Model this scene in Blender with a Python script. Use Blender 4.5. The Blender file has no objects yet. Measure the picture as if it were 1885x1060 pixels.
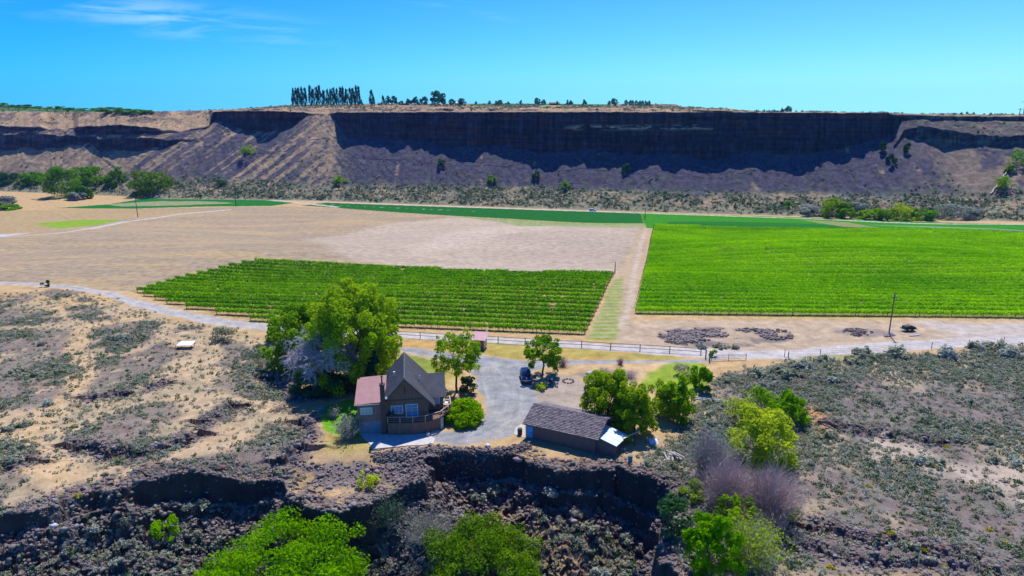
import bpy, math, random
import numpy as np
from mathutils import Vector, Matrix
random.seed(7); np.random.seed(7)
SC = bpy.context.scene
COL = SC.collection
# ------------------------------------------------------------------ camera
CAMZ = 46.0; PITCH = math.radians(15.15); FPX = 1257.0
cp, sp = math.cos(PITCH), math.sin(PITCH)
cam_d = bpy.data.cameras.new('camera'); cam = bpy.data.objects.new('camera', cam_d); COL.objects.link(cam)
cam_d.sensor_width = 36; cam_d.lens = FPX/1885*36; cam_d.clip_start = 0.5; cam_d.clip_end = 30000
cam.location = (0, 0, CAMZ); cam.rotation_euler = (math.radians(90)-PITCH, 0, 0)
SC.camera = cam
# ------------------------------------------------------------------ light
EL, AZ = math.radians(61), math.radians(13)
sd = Vector((math.sin(AZ)*math.cos(EL), math.cos(AZ)*math.cos(EL), math.sin(EL)))
sun_d = bpy.data.lights.new('sun', 'SUN'); sun_d.energy = 4.6; sun_d.angle = math.radians(0.53); sun_d.color = (1.0, .95, .86)
sun = bpy.data.objects.new('sun', sun_d); COL.objects.link(sun); sun.rotation_euler = sd.to_track_quat('Z', 'Y').to_euler()
sun.location = (60, 200, 300)
W = bpy.data.worlds.new("World"); SC.world = W; W.use_nodes = True
wt = W.node_tree; wn = wt.nodes; wl = wt.links
bg = wn['Background']; bg.inputs['Strength'].default_value = 0.15
sky = wn.new('ShaderNodeTexSky'); sky.sky_type = 'NISHITA'; sky.sun_disc = False
sky.sun_elevation = EL; sky.sun_rotation = AZ; sky.altitude = 900; sky.air_density = 1.0; sky.dust_density = 0.3; sky.ozone_density = 2.0
hs = wn.new('ShaderNodeHueSaturation'); hs.inputs['Saturation'].default_value = 1.1
wl.new(sky.outputs[0], hs.inputs['Color'])
# (looking a hair below the horizon still shows the sky's lowest band)
tcs = wn.new('ShaderNodeTexCoord'); sxs = wn.new('ShaderNodeSeparateXYZ'); wl.new(tcs.outputs['Generated'], sxs.inputs[0]); cxs = wn.new('ShaderNodeCombineXYZ')
mxz = wn.new('ShaderNodeMath'); mxz.operation = 'MAXIMUM'; mxz.inputs[1].default_value = .03; wl.new(sxs.outputs[2], mxz.inputs[0])
wl.new(sxs.outputs[0], cxs.inputs[0]); wl.new(sxs.outputs[1], cxs.inputs[1]); wl.new(mxz.outputs[0], cxs.inputs[2]); wl.new(cxs.outputs[0], sky.inputs[0])
tint = wn.new('ShaderNodeMix'); tint.data_type = 'RGBA'; tint.blend_type = 'MULTIPLY'; tint.inputs['Factor'].default_value = 1; 
tm = wn.new('ShaderNodeMath'); tm.operation = 'MULTIPLY_ADD'; wl.new(sxs.outputs[0], tm.inputs[0]); tm.inputs[1].default_value = .75; tm.inputs[2].default_value = .50
tm2 = wn.new('ShaderNodeMath'); tm2.operation = 'MULTIPLY_ADD'; tm2.use_clamp = True; wl.new(sxs.outputs[2], tm2.inputs[0]); tm2.inputs[1].default_value = -1.15; wl.new(tm.outputs[0], tm2.inputs[2])
tmx = wn.new('ShaderNodeMix'); tmx.data_type = 'RGBA'; tmx.inputs['A'].default_value = (.04, .365, .90, 1); tmx.inputs['B'].default_value = (.27, .58, .74, 1)
wl.new(tm2.outputs[0], tmx.inputs['Factor']); wl.new(tmx.outputs['Result'], tint.inputs['B'])
wl.new(hs.outputs[0], tint.inputs['A'])
# thin cirrus streaks high on the left
tc = wn.new('ShaderNodeTexCoord'); sx = wn.new('ShaderNodeSeparateXYZ'); wl.new(tc.outputs['Generated'], sx.inputs[0])
def wm(op, a, b=None, c=None):
    n = wn.new('ShaderNodeMath'); n.operation = op
    for i, v in enumerate((a, b, c)):
        if v is None: continue
        if isinstance(v, (int, float)): n.inputs[i].default_value = v
        else: wl.new(v, n.inputs[i])
    return n.outputs[0]
mp = wn.new('ShaderNodeMapping'); mp.inputs['Scale'].default_value = (5, 5, 46); mp.inputs['Rotation'].default_value = (0, math.radians(-6), 0)
wl.new(tc.outputs['Generated'], mp.inputs[0])
cn = wn.new('ShaderNodeTexNoise'); cn.inputs['Scale'].default_value = 1.6; cn.inputs['Detail'].default_value = 6; cn.inputs['Roughness'].default_value = .6
cn.inputs['Distortion'].default_value = .5
wl.new(mp.outputs[0], cn.inputs['Vector'])
def bump1(v, c, w):                      # 1 at c, 0 beyond c +- w
    d = wm('DIVIDE', wm('ABSOLUTE', wm('SUBTRACT', v, c)), w)
    n = wn.new('ShaderNodeMath'); n.operation = 'SUBTRACT'; n.inputs[0].default_value = 1; n.use_clamp = True; wl.new(d, n.inputs[1]); return n.outputs[0]
ax = wm('DIVIDE', sx.outputs[0], sx.outputs[1]); az_ = wm('DIVIDE', sx.outputs[2], sx.outputs[1])
tilt = wm('ADD', az_, wm('MULTIPLY', ax, 0.12))      # the streaks fall gently to the right
m1 = wm('MULTIPLY', bump1(ax, -0.48, .26), bump1(tilt, 0.056, .032))
m2 = wm('MULTIPLY', wm('MULTIPLY', bump1(ax, -0.10, .06), bump1(tilt, 0.122, .010)), .5)
m3 = wm('MULTIPLY', wm('MULTIPLY', bump1(ax, -0.02, .04), bump1(tilt, 0.112, .007)), .4)
msum = wm('ADD', wm('ADD', m1, m2), m3)
cr = wn.new('ShaderNodeMapRange'); cr.inputs['From Min'].default_value = .47; cr.inputs['From Max'].default_value = .66; cr.inputs['To Max'].default_value = .30
wl.new(cn.outputs['Fac'], cr.inputs['Value'])
cm = wm('MULTIPLY', msum, cr.outputs[0])
mx = wn.new('ShaderNodeMix'); mx.data_type = 'RGBA'
wl.new(cm, mx.inputs['Factor']); wl.new(tint.outputs['Result'], mx.inputs['A']); mx.inputs['B'].default_value = (5.5, 6.6, 7.4, 1)
wl.new(mx.outputs['Result'], bg.inputs['Color'])
SC.view_settings.view_transform = 'Standard'; SC.view_settings.look = 'None'; SC.view_settings.exposure = .42; SC.view_settings.gamma = 1
SC.cycles.max_bounces = 6; SC.cycles.diffuse_bounces = 2; SC.cycles.transmission_bounces = 3; SC.cycles.transparent_max_bounces = 4; SC.cycles.volume_bounces = 0

# ------------------------------------------------------------------ numeric helpers
def _h(ix, iy, seed):
    ix = ix.astype(np.int64); iy = iy.astype(np.int64)
    h = (ix*374761393 + iy*668265263 + seed*1274126177) & 0xffffffff
    h = ((h ^ (h >> 13))*1274126177) & 0xffffffff
    h = h ^ (h >> 16)
    return (h & 0xffff).astype(np.float32)/65535.0
def vnoise(x, y, seed=0):
    x = np.asarray(x, float); y = np.asarray(y, float)
    fx, fy = np.floor(x), np.floor(y); tx, ty = x-fx, y-fy
    tx = tx*tx*(3-2*tx); ty = ty*ty*(3-2*ty)
    a = _h(fx, fy, seed); b = _h(fx+1, fy, seed); c = _h(fx, fy+1, seed); d = _h(fx+1, fy+1, seed)
    return (a+(b-a)*tx)*(1-ty) + (c+(d-c)*tx)*ty
def fbm(x, y, o=4, seed=0, g=.5):
    s = 0; a = 1; t = 0
    for i in range(o):
        s = s + a*vnoise(x*(2.03**i)+17*i, y*(2.03**i)-9*i, seed+i*13); t += a; a *= g
    return s/t
def ridged(x, y, o=3, seed=0):
    s = 0; a = 1; t = 0
    for i in range(o):
        s = s + a*(1-np.abs(2*vnoise(x*(2.1**i)+7*i, y*(2.1**i)+3*i, seed+i*7)-1)); t += a; a *= .5
    return s/t
def ss(t, a=0., b=1.):
    t = np.clip((t-a)/(b-a), 0, 1); return t*t*(3-2*t)
def interp(x, pts): return np.interp(x, [p[0] for p in pts], [p[1] for p in pts])
def px_dir(px, py):
    a = (np.asarray(px, float)-942.5)/FPX; b = (np.asarray(py, float)-530)/FPX
    return a, cp-b*sp, -(sp+b*cp)
def on_plane(px, py, z=0.):
    dx, dy, dz = px_dir(px, py); t = (z-CAMZ)/dz
    return np.stack([dx*t, dy*t], -1)
def seg_dist(X, Y, P, closed=False):
    """distance to a polyline, and the fractional vertex index of the nearest point"""
    P = np.asarray(P, float); n = len(P); best = np.full(X.shape, 1e9); idx = np.zeros(X.shape)
    for i in range(n if closed else n-1):
        ax_, ay_ = P[i]; bx_, by_ = P[(i+1) % n]; vx, vy = bx_-ax_, by_-ay_
        t = np.clip(((X-ax_)*vx+(Y-ay_)*vy)/(vx*vx+vy*vy+1e-9), 0, 1)
        d = (X-ax_-t*vx)**2+(Y-ay_-t*vy)**2
        m = d < best; best = np.where(m, d, best); idx = np.where(m, i+t, idx)
    return np.sqrt(best), idx
def inside(X, Y, P):
    P = np.asarray(P, float); n = len(P); r = np.zeros(X.shape, bool)
    for i in range(n):
        x1, y1 = P[i]; x2, y2 = P[(i+1) % n]
        if y1 == y2: continue
        c = ((y1 > Y) != (y2 > Y)) & (X < (x2-x1)*(Y-y1)/(y2-y1)+x1)
        r ^= c
    return r
def signed(X, Y, P):
    d, _ = seg_dist(X, Y, P, True); return np.where(inside(X, Y, P), d, -d)

# ------------------------------------------------------------------ the land: heights
# canyon rim: photo column, row, height of the cliff below it
RIM = [(-330, 1010, 4), (-60, 958, 4), (0, 950, 3.5), (60, 940, 3.5), (110, 926, 3), (160, 905, 3), (215, 898, 3.5), (265, 880, 4), (300, 873, 5), (350, 868, 5), (420, 866, 4.5),
       (480, 866, 4), (505, 858, 2.5), (512, 872, 3), (520, 893, 6), (560, 897, 7), (600, 905, 7.5), (632, 908, 7.5), (668, 900, 7), (700, 893, 6), (740, 888, 4), (785, 884, 3),
       (789, 862, 3), (782, 846, 4), (800, 838, 5), (850, 833, 5.5), (900, 834, 5.5), (960, 843, 5), (1000, 856, 4.5), (1040, 866, 4), (1090, 866, 4.5), (1145, 860, 6), (1175, 874, 6.5),
       (1215, 890, 7), (1243, 915, 8), (1240, 950, 8), (1226, 985, 8), (1236, 1030, 9), (1262, 1090, 9), (1270, 1200, 9)]
rim_xy = on_plane([r[0] for r in RIM], [r[1] for r in RIM], 0.)
rim_h = np.array([r[2] for r in RIM], float)
rim_poly = np.vstack([rim_xy, [[rim_xy[-1, 0], 20], [rim_xy[0, 0]-60, 20], [rim_xy[0, 0]-60, rim_xy[0, 1]]]])
# low lava ledges: rows of points, drop in metres, on which side it falls is always towards the camera
LEDGES = [([(146, 826), (200, 838), (262, 842), (320, 822), (362, 800), (385, 775), (410, 756), (432, 742)], 1.5),
          ([(-40, 868), (20, 862), (60, 848)], 1.0), ([(560, 775), (572, 800), (560, 820), (530, 838)], 1.4),
          ([(505, 690), (520, 705), (540, 720), (560, 726)], 1.5),
          ([(1505, 972), (1560, 984), (1600, 1000), (1690, 1005), (1760, 1018)], 1.0), ([(1430, 1000), (1500, 1010), (1580, 1028), (1700, 1040), (1900, 1046)], .7),
          ([(1530, 775), (1580, 790), (1660, 798), (1730, 812)], .7), ([(1440, 690), (1500, 700), (1560, 712)], .5), ([(160, 730), (240, 722), (300, 706)], .8)]
ledge_xy = [(on_plane([p[0] for p in L], [p[1] for p in L]), h) for L, h in LEDGES]
GULLY_FLOOR = -12.0
def z_smooth(X, Y):
    X = np.asarray(X, float); Y = np.asarray(Y, float)
    t = np.clip((Y-150)/290, 0, 1); z = -20*t*t*(3-2*t)
    und = (np.sin(X*.035+1.1)*np.sin(Y*.045+.6)*1.9+np.sin(X*.02-2)*1.0*np.cos(Y*.03))*ss(Y, 150, 200)*(1-ss(Y, 330, 400))
    z = z+und
    z = z + np.where(Y < 150, (fbm(X/28, Y/28, 3, 5)-.5)*1.8*(1-ss(Y, 115, 150))*ss(np.abs(X+3), 22, 34), 0)
    # rise of the rock garden on the far left, fall of the promontory left of the patio
    z = z - 2.0*ss(-(Y-86), 0, 7)*ss(X, -42, -35)*(1-ss(X, -16, -11))
    return z
def canyon(X, Y):
    """signed distance into the canyon, cliff height there"""
    d, ix = seg_dist(X, Y, rim_xy); ins = inside(X, Y, rim_poly)
    h = np.zeros_like(d); sw = np.zeros_like(d)
    for (rx_, ry_), rh_ in zip(rim_xy, rim_h):
        w_ = 1/((X-rx_)**2+(Y-ry_)**2+2.)**2; h += w_*rh_; sw += w_
    h /= sw
    return np.where(ins, d, -d), h, ix
def ground(X, Y, full=True):
    X = np.asarray(X, float); Y = np.asarray(Y, float); shp = X.shape; X = X.ravel(); Y = Y.ravel()
    z = z_smooth(X, Y)
    rock = np.zeros_like(z)
    m = Y < 118
    if m.any():
        x, y = X[m], Y[m]
        wx = x+(fbm(x/2.2, y/2.2, 3, 31)-.5)*2.2; wy = y+(fbm(x/2.2, y/2.2, 3, 32)-.5)*2.2
        s, h, ix = canyon(wx, wy)
        s = s+(vnoise(x/5.5, y/5.5, 4)-.5)*2.4+(vnoise(x/1.3, y/1.3, 6)-.5)*1.0
        two = .55+.25*vnoise(x/9, y/9, 77)
        brk = np.maximum((1-ss(x, -47, -41)), .55*vnoise(x/7, y/7, 79))
        wid = .7+brk*1.5*fbm(x/3, y/3, 2, 78)
        c1 = ss(s, 0, wid); c2 = ss(s, 1.3+brk*2.5, 2.2+brk*3.6)
        cut = h*(two*c1+(1-two)*c2) + np.clip(s-2.0, 0, None)*(.42-.12*brk)
        zz = z[m]-cut
        fl = GULLY_FLOOR+3.5*(1-ss(x, -40, -20))+(fbm(x/7, y/7, 3, 8)-.5)*2.2
        zz = np.where(zz < fl, fl+(zz-fl)*.08, zz)
        k = ss(s, -5.0, -1)                      # broken rock near the rim
        inn = ss(s, .5, 3)
        qx, qy = x+.25*np.sin(y*3), y+.25*np.sin(x*2.7)
        rr = (ridged(x/1.7, y/1.7, 3, 21)-.55)*.6+(_h(np.floor(qx/.9), np.floor(qy/.8), 22)-.5)*.55+(_h(np.floor(qx/.42+.3*qy), np.floor(qy/.4), 23)-.5)*.3
        pad = 1-ss(x, -17, -14)*(1-ss(x, 10, 14))*ss(y, 84.5, 86)
        zz = zz + rr*k*(.6+.9*inn)*pad
        rk = np.maximum(k*pad*.9, 0)
        for P, hh in ledge_xy:
            d, _ = seg_dist(wx, wy, P); e = seg_dist(wx, wy+.6, P)[0]
            side = np.where(e < d, -1., 1.)      # -1: the camera's side of the ledge
            g = np.exp(-(d/3.2)**2)
            zz = zz + np.where(side < 0, -.28*hh, .38*hh)*g*np.minimum(1, d/.5)
            zz = zz + (vnoise(x/.7, y/.7, 25)-.5)*.9*np.exp(-(d/1.4)**2)
            rk = np.maximum(rk, np.exp(-(d/1.5)**2))
        z[m] = zz; rock[m] = rk
    if full: return z.reshape(shp), rock.reshape(shp)
    return z.reshape(shp)
_T = np.exp(np.linspace(math.log(52), math.log(700), 1600))
def P(px, py):
    """where the line of sight through photo point (px,py) meets the land"""
    dx, dy, dz = px_dir(px, py); t = _T
    X, Y, Z = dx*t, dy*t, CAMZ+dz*t
    g = ground(X, Y, False); k = np.nonzero(Z < g)[0]
    i = k[0] if len(k) else len(t)-1
    if i == 0: return float(X[0]), float(Y[0]), float(g[0])
    f = (Z[i-1]-g[i-1])/((Z[i-1]-g[i-1])-(Z[i]-g[i])+1e-9)
    x, y = X[i-1]+f*(X[i]-X[i-1]), Y[i-1]+f*(Y[i]-Y[i-1])
    return float(x), float(y), float(ground(np.array([x]), np.array([y]), False)[0])
def PS(px, py):
    """the same on the smooth land, for outlines of fields and roads"""
    dx, dy, dz = px_dir(px, py); t = _T
    X, Y, Z = dx*t, dy*t, CAMZ+dz*t
    g = z_smooth(X, Y); k = np.nonzero(Z < g)[0]; i = max(1, k[0] if len(k) else len(t)-1)
    f = (Z[i-1]-g[i-1])/((Z[i-1]-g[i-1])-(Z[i]-g[i])+1e-9)
    return (float(X[i-1]+f*(X[i]-X[i-1])), float(Y[i-1]+f*(Y[i]-Y[i-1])))
def poly(*pts): return np.array([PS(*p) for p in pts])

# ------------------------------------------------------------------ mesh and material helpers
def mesh_np(name, V, F, mat=None, smooth=False, col=None, parent=None, mats=None, midx=None, link=True):
    V = np.ascontiguousarray(V, dtype=np.float32).reshape(-1, 3); F = np.ascontiguousarray(F, dtype=np.int32); k = F.shape[1]
    me = bpy.data.meshes.new(name)
    me.vertices.add(len(V)); me.vertices.foreach_set('co', V.ravel())
    me.loops.add(F.size); me.loops.foreach_set('vertex_index', F.ravel())
    me.polygons.add(len(F)); me.polygons.foreach_set('loop_start', np.arange(0, F.size, k, dtype=np.int32))
    if smooth: me.polygons.foreach_set('use_smooth', np.ones(len(F), bool))
    for m_ in (mats or ([mat] if mat else [])): me.materials.append(m_)
    if midx is not None: me.polygons.foreach_set('material_index', np.asarray(midx, np.int32))
    me.update(calc_edges=True)
    if col is not None:
        at = me.color_attributes.new('cover', 'FLOAT_COLOR', 'POINT')
        c = np.ones((len(V), 4), np.float32); c[:, :col.shape[1]] = col; at.data.foreach_set('color', c.ravel())
    if not link: return me
    o = bpy.data.objects.new(name, me); COL.objects.link(o)
    if parent is not None: o.parent = parent
    return o
def tag(o, label=None, cat=None, group=None, kind=None):
    if label: o['label'] = label
    if cat: o['category'] = cat
    if group: o['group'] = group
    if kind: o['kind'] = kind
    return o
def empty(name, loc, rz=0., label=None, cat=None, group=None):
    o = bpy.data.objects.new(name, None); COL.objects.link(o); o.location = loc; o.rotation_euler = (0, 0, rz); o.empty_display_size = .3
    return tag(o, label, cat, group)
def copy_tree(o, parent=None):
    c = o.copy(); COL.objects.link(c)
    if parent is not None: c.parent = parent
    for ch in list(o.children): copy_tree(ch, c)
    return c
def principled(name, col, rough=.8, spec=.3, metal=0.):
    m = bpy.data.materials.new(name); m.use_nodes = True; b = m.node_tree.nodes['Principled BSDF']
    b.inputs['Base Color'].default_value = (*col, 1); b.inputs['Roughness'].default_value = rough
    b.inputs['Specular IOR Level'].default_value = spec; b.inputs['Metallic'].default_value = metal
    return m
def nd(m, t, **kw):
    n = m.node_tree.nodes.new(t)
    for k, v in kw.items():
        if hasattr(n, k) and k not in n.inputs.keys(): setattr(n, k, v)
        else: n.inputs[k].default_value = v
    return n
def mottled(name, c1, c2, scale=3., rough=.85, bump=.0, spec=.2, detail=5., stretch=None, obj=True, metal=0.):
    """two-colour procedural material with a noise mix and optional bump"""
    m = principled(name, c1, rough, spec, metal); L = m.node_tree.links; b = m.node_tree.nodes['Principled BSDF']
    t = nd(m, 'ShaderNodeTexCoord'); mpn = nd(m, 'ShaderNodeMapping'); L.new(t.outputs['Object' if obj else 'Generated'], mpn.inputs[0])
    if stretch: mpn.inputs['Scale'].default_value = stretch
    n = nd(m, 'ShaderNodeTexNoise', Scale=scale, Detail=detail); L.new(mpn.outputs[0], n.inputs['Vector'])
    r = nd(m, 'ShaderNodeMapRange'); r.inputs['From Min'].default_value = .35; r.inputs['From Max'].default_value = .65; L.new(n.outputs['Fac'], r.inputs['Value'])
    x = nd(m, 'ShaderNodeMix', data_type='RGBA'); L.new(r.outputs[0], x.inputs['Factor']); x.inputs['A'].default_value = (*c1, 1); x.inputs['B'].default_value = (*c2, 1)
    L.new(x.outputs['Result'], b.inputs['Base Color'])
    if bump:
        bm_ = nd(m, 'ShaderNodeBump', Strength=bump, Distance=.1); L.new(n.outputs['Fac'], bm_.inputs['Height']); L.new(bm_.outputs[0], b.inputs['Normal'])
    return m
def cover_mat(name, s1, s2, amt, bump, dist):
    """land material: the painted land cover, broken up by two scales of procedural noise"""
    m = principled(name, (.2, .2, .2), .95, .08); L = m.node_tree.links; b = m.node_tree.nodes['Principled BSDF']
    at = nd(m, 'ShaderNodeAttribute', attribute_name='cover'); g = nd(m, 'ShaderNodeNewGeometry')
    n1 = nd(m, 'ShaderNodeTexNoise', Scale=s1, Detail=8., Roughness=.7); n2 = nd(m, 'ShaderNodeTexNoise', Scale=s2, Detail=4., Roughness=.6)
    L.new(g.outputs['Position'], n1.inputs['Vector']); L.new(g.outputs['Position'], n2.inputs['Vector'])
    a = nd(m, 'ShaderNodeMath', operation='ADD'); L.new(n1.outputs['Fac'], a.inputs[0]); L.new(n2.outputs['Fac'], a.inputs[1])
    r = nd(m, 'ShaderNodeMapRange'); r.inputs['From Min'].default_value = .7; r.inputs['From Max'].default_value = 1.3
    r.inputs['To Min'].default_value = 1-amt; r.inputs['To Max'].default_value = 1+amt; L.new(a.outputs[0], r.inputs['Value'])
    v = nd(m, 'ShaderNodeVectorMath', operation='SCALE'); L.new(at.outputs['Color'], v.inputs[0]); L.new(r.outputs[0], v.inputs['Scale'])
    L.new(v.outputs[0], b.inputs['Base Color'])
    bm_ = nd(m, 'ShaderNodeBump', Strength=bump, Distance=dist); L.new(n1.outputs['Fac'], bm_.inputs['Height']); L.new(bm_.outputs[0], b.inputs['Normal'])
    return m
# ------------------------------------------------------------------ palette of the land (real-world base colours)
TAN = np.array([.37, .255, .13]); TAN2 = np.array([.43, .30, .155]); PINK = np.array([.285, .222, .15]); PALE = np.array([.36, .295, .235])
LAVA = np.array([.085, .067, .07]); LAVA2 = np.array([.15, .125, .125]); GRAVEL = np.array([.36, .335, .33]); ROAD = np.array([.40, .37, .355]); DRIVE = np.array([.235, .24, .255])
GREEN = np.array([.03, .20, .006]); LAWN = np.array([.10, .24, .012]); DRYLAWN = np.array([.31, .255, .07]); SAGE = np.array([.10, .14, .10]); DGREEN = np.array([.006, .10, .012])
# ------------------------------------------------------------------ ground sheet
NC = 1250
def yrows():
    ys = [44.0]
    while ys[-1] < 560:
        y = ys[-1]; ys.append(y + (.16 if y < 60 else .10 if y < 106 else .10*(y/106)**1.95))
    return np.array(ys)
YR = yrows(); QC = np.concatenate([np.linspace(-1.7, -.985, 60), np.linspace(-.98, .98, NC), np.linspace(.985, 1.7, 60)]); DQ = 1.96/(NC-1)
GX = (QC[None, :]*YR[:, None]); GY = np.repeat(YR[:, None], len(QC), 1)
GZ, GR = ground(GX, GY)
X, Y = GX.ravel(), GY.ravel()
n_a = fbm(X/14, Y/14, 5, 101); n_b = fbm(X/3.1, Y/3.1, 4, 102); n_c = fbm(X/.8, Y/.8, 3, 103); n_d = fbm(X/60, Y/60, 3, 104)
C = TAN[None]*(1-n_b[:, None])+TAN2[None]*n_b[:, None]
def blend(w, c):
    global C
    w = np.clip(w, 0, 1)[:, None]; C = C*(1-w)+np.asarray(c)*w
def region(Pw, soft=1.2, wob=2.0, seed=0):
    lo = Pw.min(0)-8; hi = Pw.max(0)+8; m = (X > lo[0]) & (X < hi[0]) & (Y > lo[1]) & (Y < hi[1])
    w = np.zeros_like(X); x, y = X[m], Y[m]
    if not len(x): return w
    wx = (fbm(x/(3*wob+1), y/(3*wob+1), 3, 200+seed)-.5)*2*wob
    w[m] = ss(signed(x, y, Pw)+wx, -soft/2, soft/2); return w
def track(Pw, width, soft=.6, wob=.5, seed=0):
    Pw = np.asarray(Pw); wm_ = float(np.max(width)); lo = Pw.min(0)-wm_-6; hi = Pw.max(0)+wm_+6; m = (X > lo[0]) & (X < hi[0]) & (Y > lo[1]) & (Y < hi[1])
    w = np.zeros_like(X); x, y = X[m], Y[m]
    d, i = seg_dist(x, y, Pw); wd = width if np.isscalar(width) else np.interp(i, np.arange(len(width)), width)
    w[m] = 1-ss(d+(fbm(x/4, y/4, 3, 300+seed)-.5)*2*wob, wd/2-soft/2, wd/2+soft/2); return w
# --- dry flats left and right with lava patches and sage
flat_l = region(poly((-300, 545), (60, 540), (110, 532), (200, 545), (260, 570), (330, 592), (400, 607), (490, 618), (520, 700), (560, 860), (450, 1058), (-300, 1058)), 4, 2, 1)
flat_r = region(poly((1190, 860), (1290, 770), (1300, 700), (1330, 690), (1460, 665), (1700, 655), (1885, 640), (2200, 640), (2200, 1055), (1190, 1055)), 4, 2, 2)
lv = np.zeros_like(X)
pl = [((0, 545), (70, 538), (75, 552), (0, 566)), ((62, 540), (95, 530), (150, 537), (105, 550)), ((-60, 570), (0, 560), (60, 565), (120, 590), (60, 600), (-60, 600)),
      ((120, 568), (165, 562), (205, 588), (170, 594), (130, 585)), ((-60, 610), (0, 610), (120, 605), (132, 620), (120, 660), (135, 690), (120, 725), (60, 750), (-60, 760)),
      ((165, 610), (215, 592), (260, 590), (300, 600), (280, 628), (230, 645), (190, 635)), ((180, 660), (240, 650), (300, 628), (340, 645), (280, 680), (240, 715), (165, 730), (160, 710), (200, 690)),
      ((120, 800), (190, 765), (270, 742), (330, 740), (350, 765), (290, 800), (330, 805), (370, 770), (410, 735), (435, 748), (400, 800), (300, 840), (220, 850), (150, 828)),
      ((-60, 830), (0, 810), (60, 825), (60, 855), (0, 872), (-60, 880)), ((400, 620), (480, 640), (520, 690), (470, 700), (400, 670)), ((400, 710), (430, 695), (500, 690), (560, 730), (520, 740), (440, 735)),
      ((480, 780), (560, 770), (600, 830), (540, 850), (470, 840)), ((420, 830), (500, 800), (500, 870), (300, 880), (200, 890), (350, 845))]
for i, p_ in enumerate(pl): lv = np.maximum(lv, region(poly(*p_), 2.5, 2.6, i)*.9)
lv = np.maximum(lv, flat_l*ss(n_a+.25*(n_b-.5), .60, .66)*.7)
lv = lv*ss(n_b+.2*n_c, .28, .50)
lr = flat_r*ss(n_a*.75+n_b*.35+n_d*.2, .47, .64)
lav = np.maximum(lv, lr)
pale_r = region(poly((1620, 800), (1690, 812), (1760, 850), (1885, 850), (2200, 870), (2200, 960), (1885, 940), (1760, 880), (1660, 850), (1600, 850)), 4, 3, 5)
blend(flat_r*.8, np.array([.30, .245, .185])*(.75+.5*n_b[:, None]))
blend(flat_l*ss(n_d, .45, .6)*.4, PALE)
blend(lav*(.86), LAVA2*(1-n_c[:, None])*1.2+LAVA*n_c[:, None]*1.1)
blend(np.maximum(flat_r*.28*ss(n_b, .5, .6), flat_l*.22*ss(fbm(X/5, Y/5, 3, 55), .52, .6)), SAGE)
blend(pale_r*.85, PALE*1.05)
blend(region(poly((1480, 745), (1520, 735), (1540, 770), (1530, 800), (1480, 805), (1465, 780)), 2.5, 1.5, 6)*.9, [.40, .215, .09])
# --- track of pale dust on the left flat
blend(track([PS(*p) for p in ((330, 560), (250, 585), (160, 600), (135, 640), (150, 690), (120, 740), (70, 780), (40, 830), (120, 880))], 4.0, 3, 1.6)*.75, [.44, .31, .17])
# --- fields
fallow = region(poly((-400, 405), (0, 402), (240, 384), (520, 380), (640, 384), (830, 398), (1190, 412), (1182, 425), (1130, 508), (960, 506), (700, 492), (480, 482), (420, 492), (250, 537), (60, 522), (-400, 522)), .6, .4, 11)
fn = fbm(X/30, Y/9, 4, 111)
blend(fallow, PINK*(.86+.3*fn[:, None])); blend(fallow*ss(fn, .52, .66)*.3, [.40, .27, .10])
blend(region(poly((560, 440), (830, 400), (1180, 414), (1130, 500), (1000, 503), (760, 494), (640, 480)), 8, 5, 12)*.75, PALE*(.9+.25*fn[:, None]))
blend(region(poly((760, 470), (900, 440), (1020, 418), (940, 415), (790, 440)), 14, 5, 13)*.5, PALE*1.25)
blend(region(poly((830, 398), (1190, 410), (1184, 418), (1080, 418), (900, 406)), 1.5, 1.5, 14)*(.35+.4*vnoise(X/1.3, Y/60, 9)), [.13, .23, .04])
# furrow lines of the ploughed ground
fur = .5+.5*np.sin((Y*1.0+X*.02)*2*math.pi/3.4)
C *= (1-.05*fallow*fur*(1-ss(Y, 260, 330)))[:, None]
blend(region(poly((-400, 396), (0, 388), (200, 384), (385, 386), (230, 402), (60, 428), (-400, 430)), 1, .8, 15)*.85, [.32, .235, .12])
blend(region(poly((60, 412), (140, 405), (230, 404), (180, 414), (110, 421)), 2, 1, 16), [.17, .28, .02])
blend(region(poly((-400, 430), (0, 431), (60, 428), (0, 436), (-400, 440)), 1, .5, 61), ROAD)
blend(region(poly((100, 383), (200, 376), (280, 363), (360, 362), (470, 366), (542, 373), (500, 379), (380, 380), (240, 384)), 1.2, .6, 17), DGREEN*1.25)
blend(region(poly((190, 376), (300, 370), (400, 371), (430, 374), (320, 378), (220, 380)), 2, 2, 18)*.7, [.30, .27, .17])
fg = region(poly((556, 378), (600, 373), (860, 382), (1180, 391), (1186, 411), (830, 397), (640, 384)), .8, .3, 19)
blend(fg, DGREEN)
fg2 = region(poly((1180, 391), (1240, 393), (1480, 400), (1700, 408), (2100, 424), (2100, 440), (1885, 432), (1500, 424), (1190, 420)), .8, .3, 20)
blend(fg2, GREEN*.9); blend(region(poly((1230, 408), (1500, 412), (2100, 432), (2100, 437), (1500, 425), (1230, 417)), 1, .4, 21)*.8, DGREEN)
blend(region(poly((1470, 404), (1560, 409), (1620, 419), (1560, 418), (1500, 409)), 1, .6, 22)*.6, [.30, .22, .12])
blend(region(poly((1590, 413), (1700, 416), (1885, 424), (1885, 426), (1700, 418)), .6, .5, 23)*.35, ROAD)
vine_l = poly((250, 539), (330, 516), (425, 492), (480, 482), (600, 486), (760, 497), (960, 506), (1130, 507), (1108, 550), (1075, 618), (900, 612), (740, 604), (600, 603), (500, 597), (400, 578), (320, 563))
vine_r = poly((1205, 417), (1500, 424), (1885, 433), (2260, 442), (2260, 590), (1885, 585), (1500, 584), (1170, 579), (1185, 510))
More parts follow.
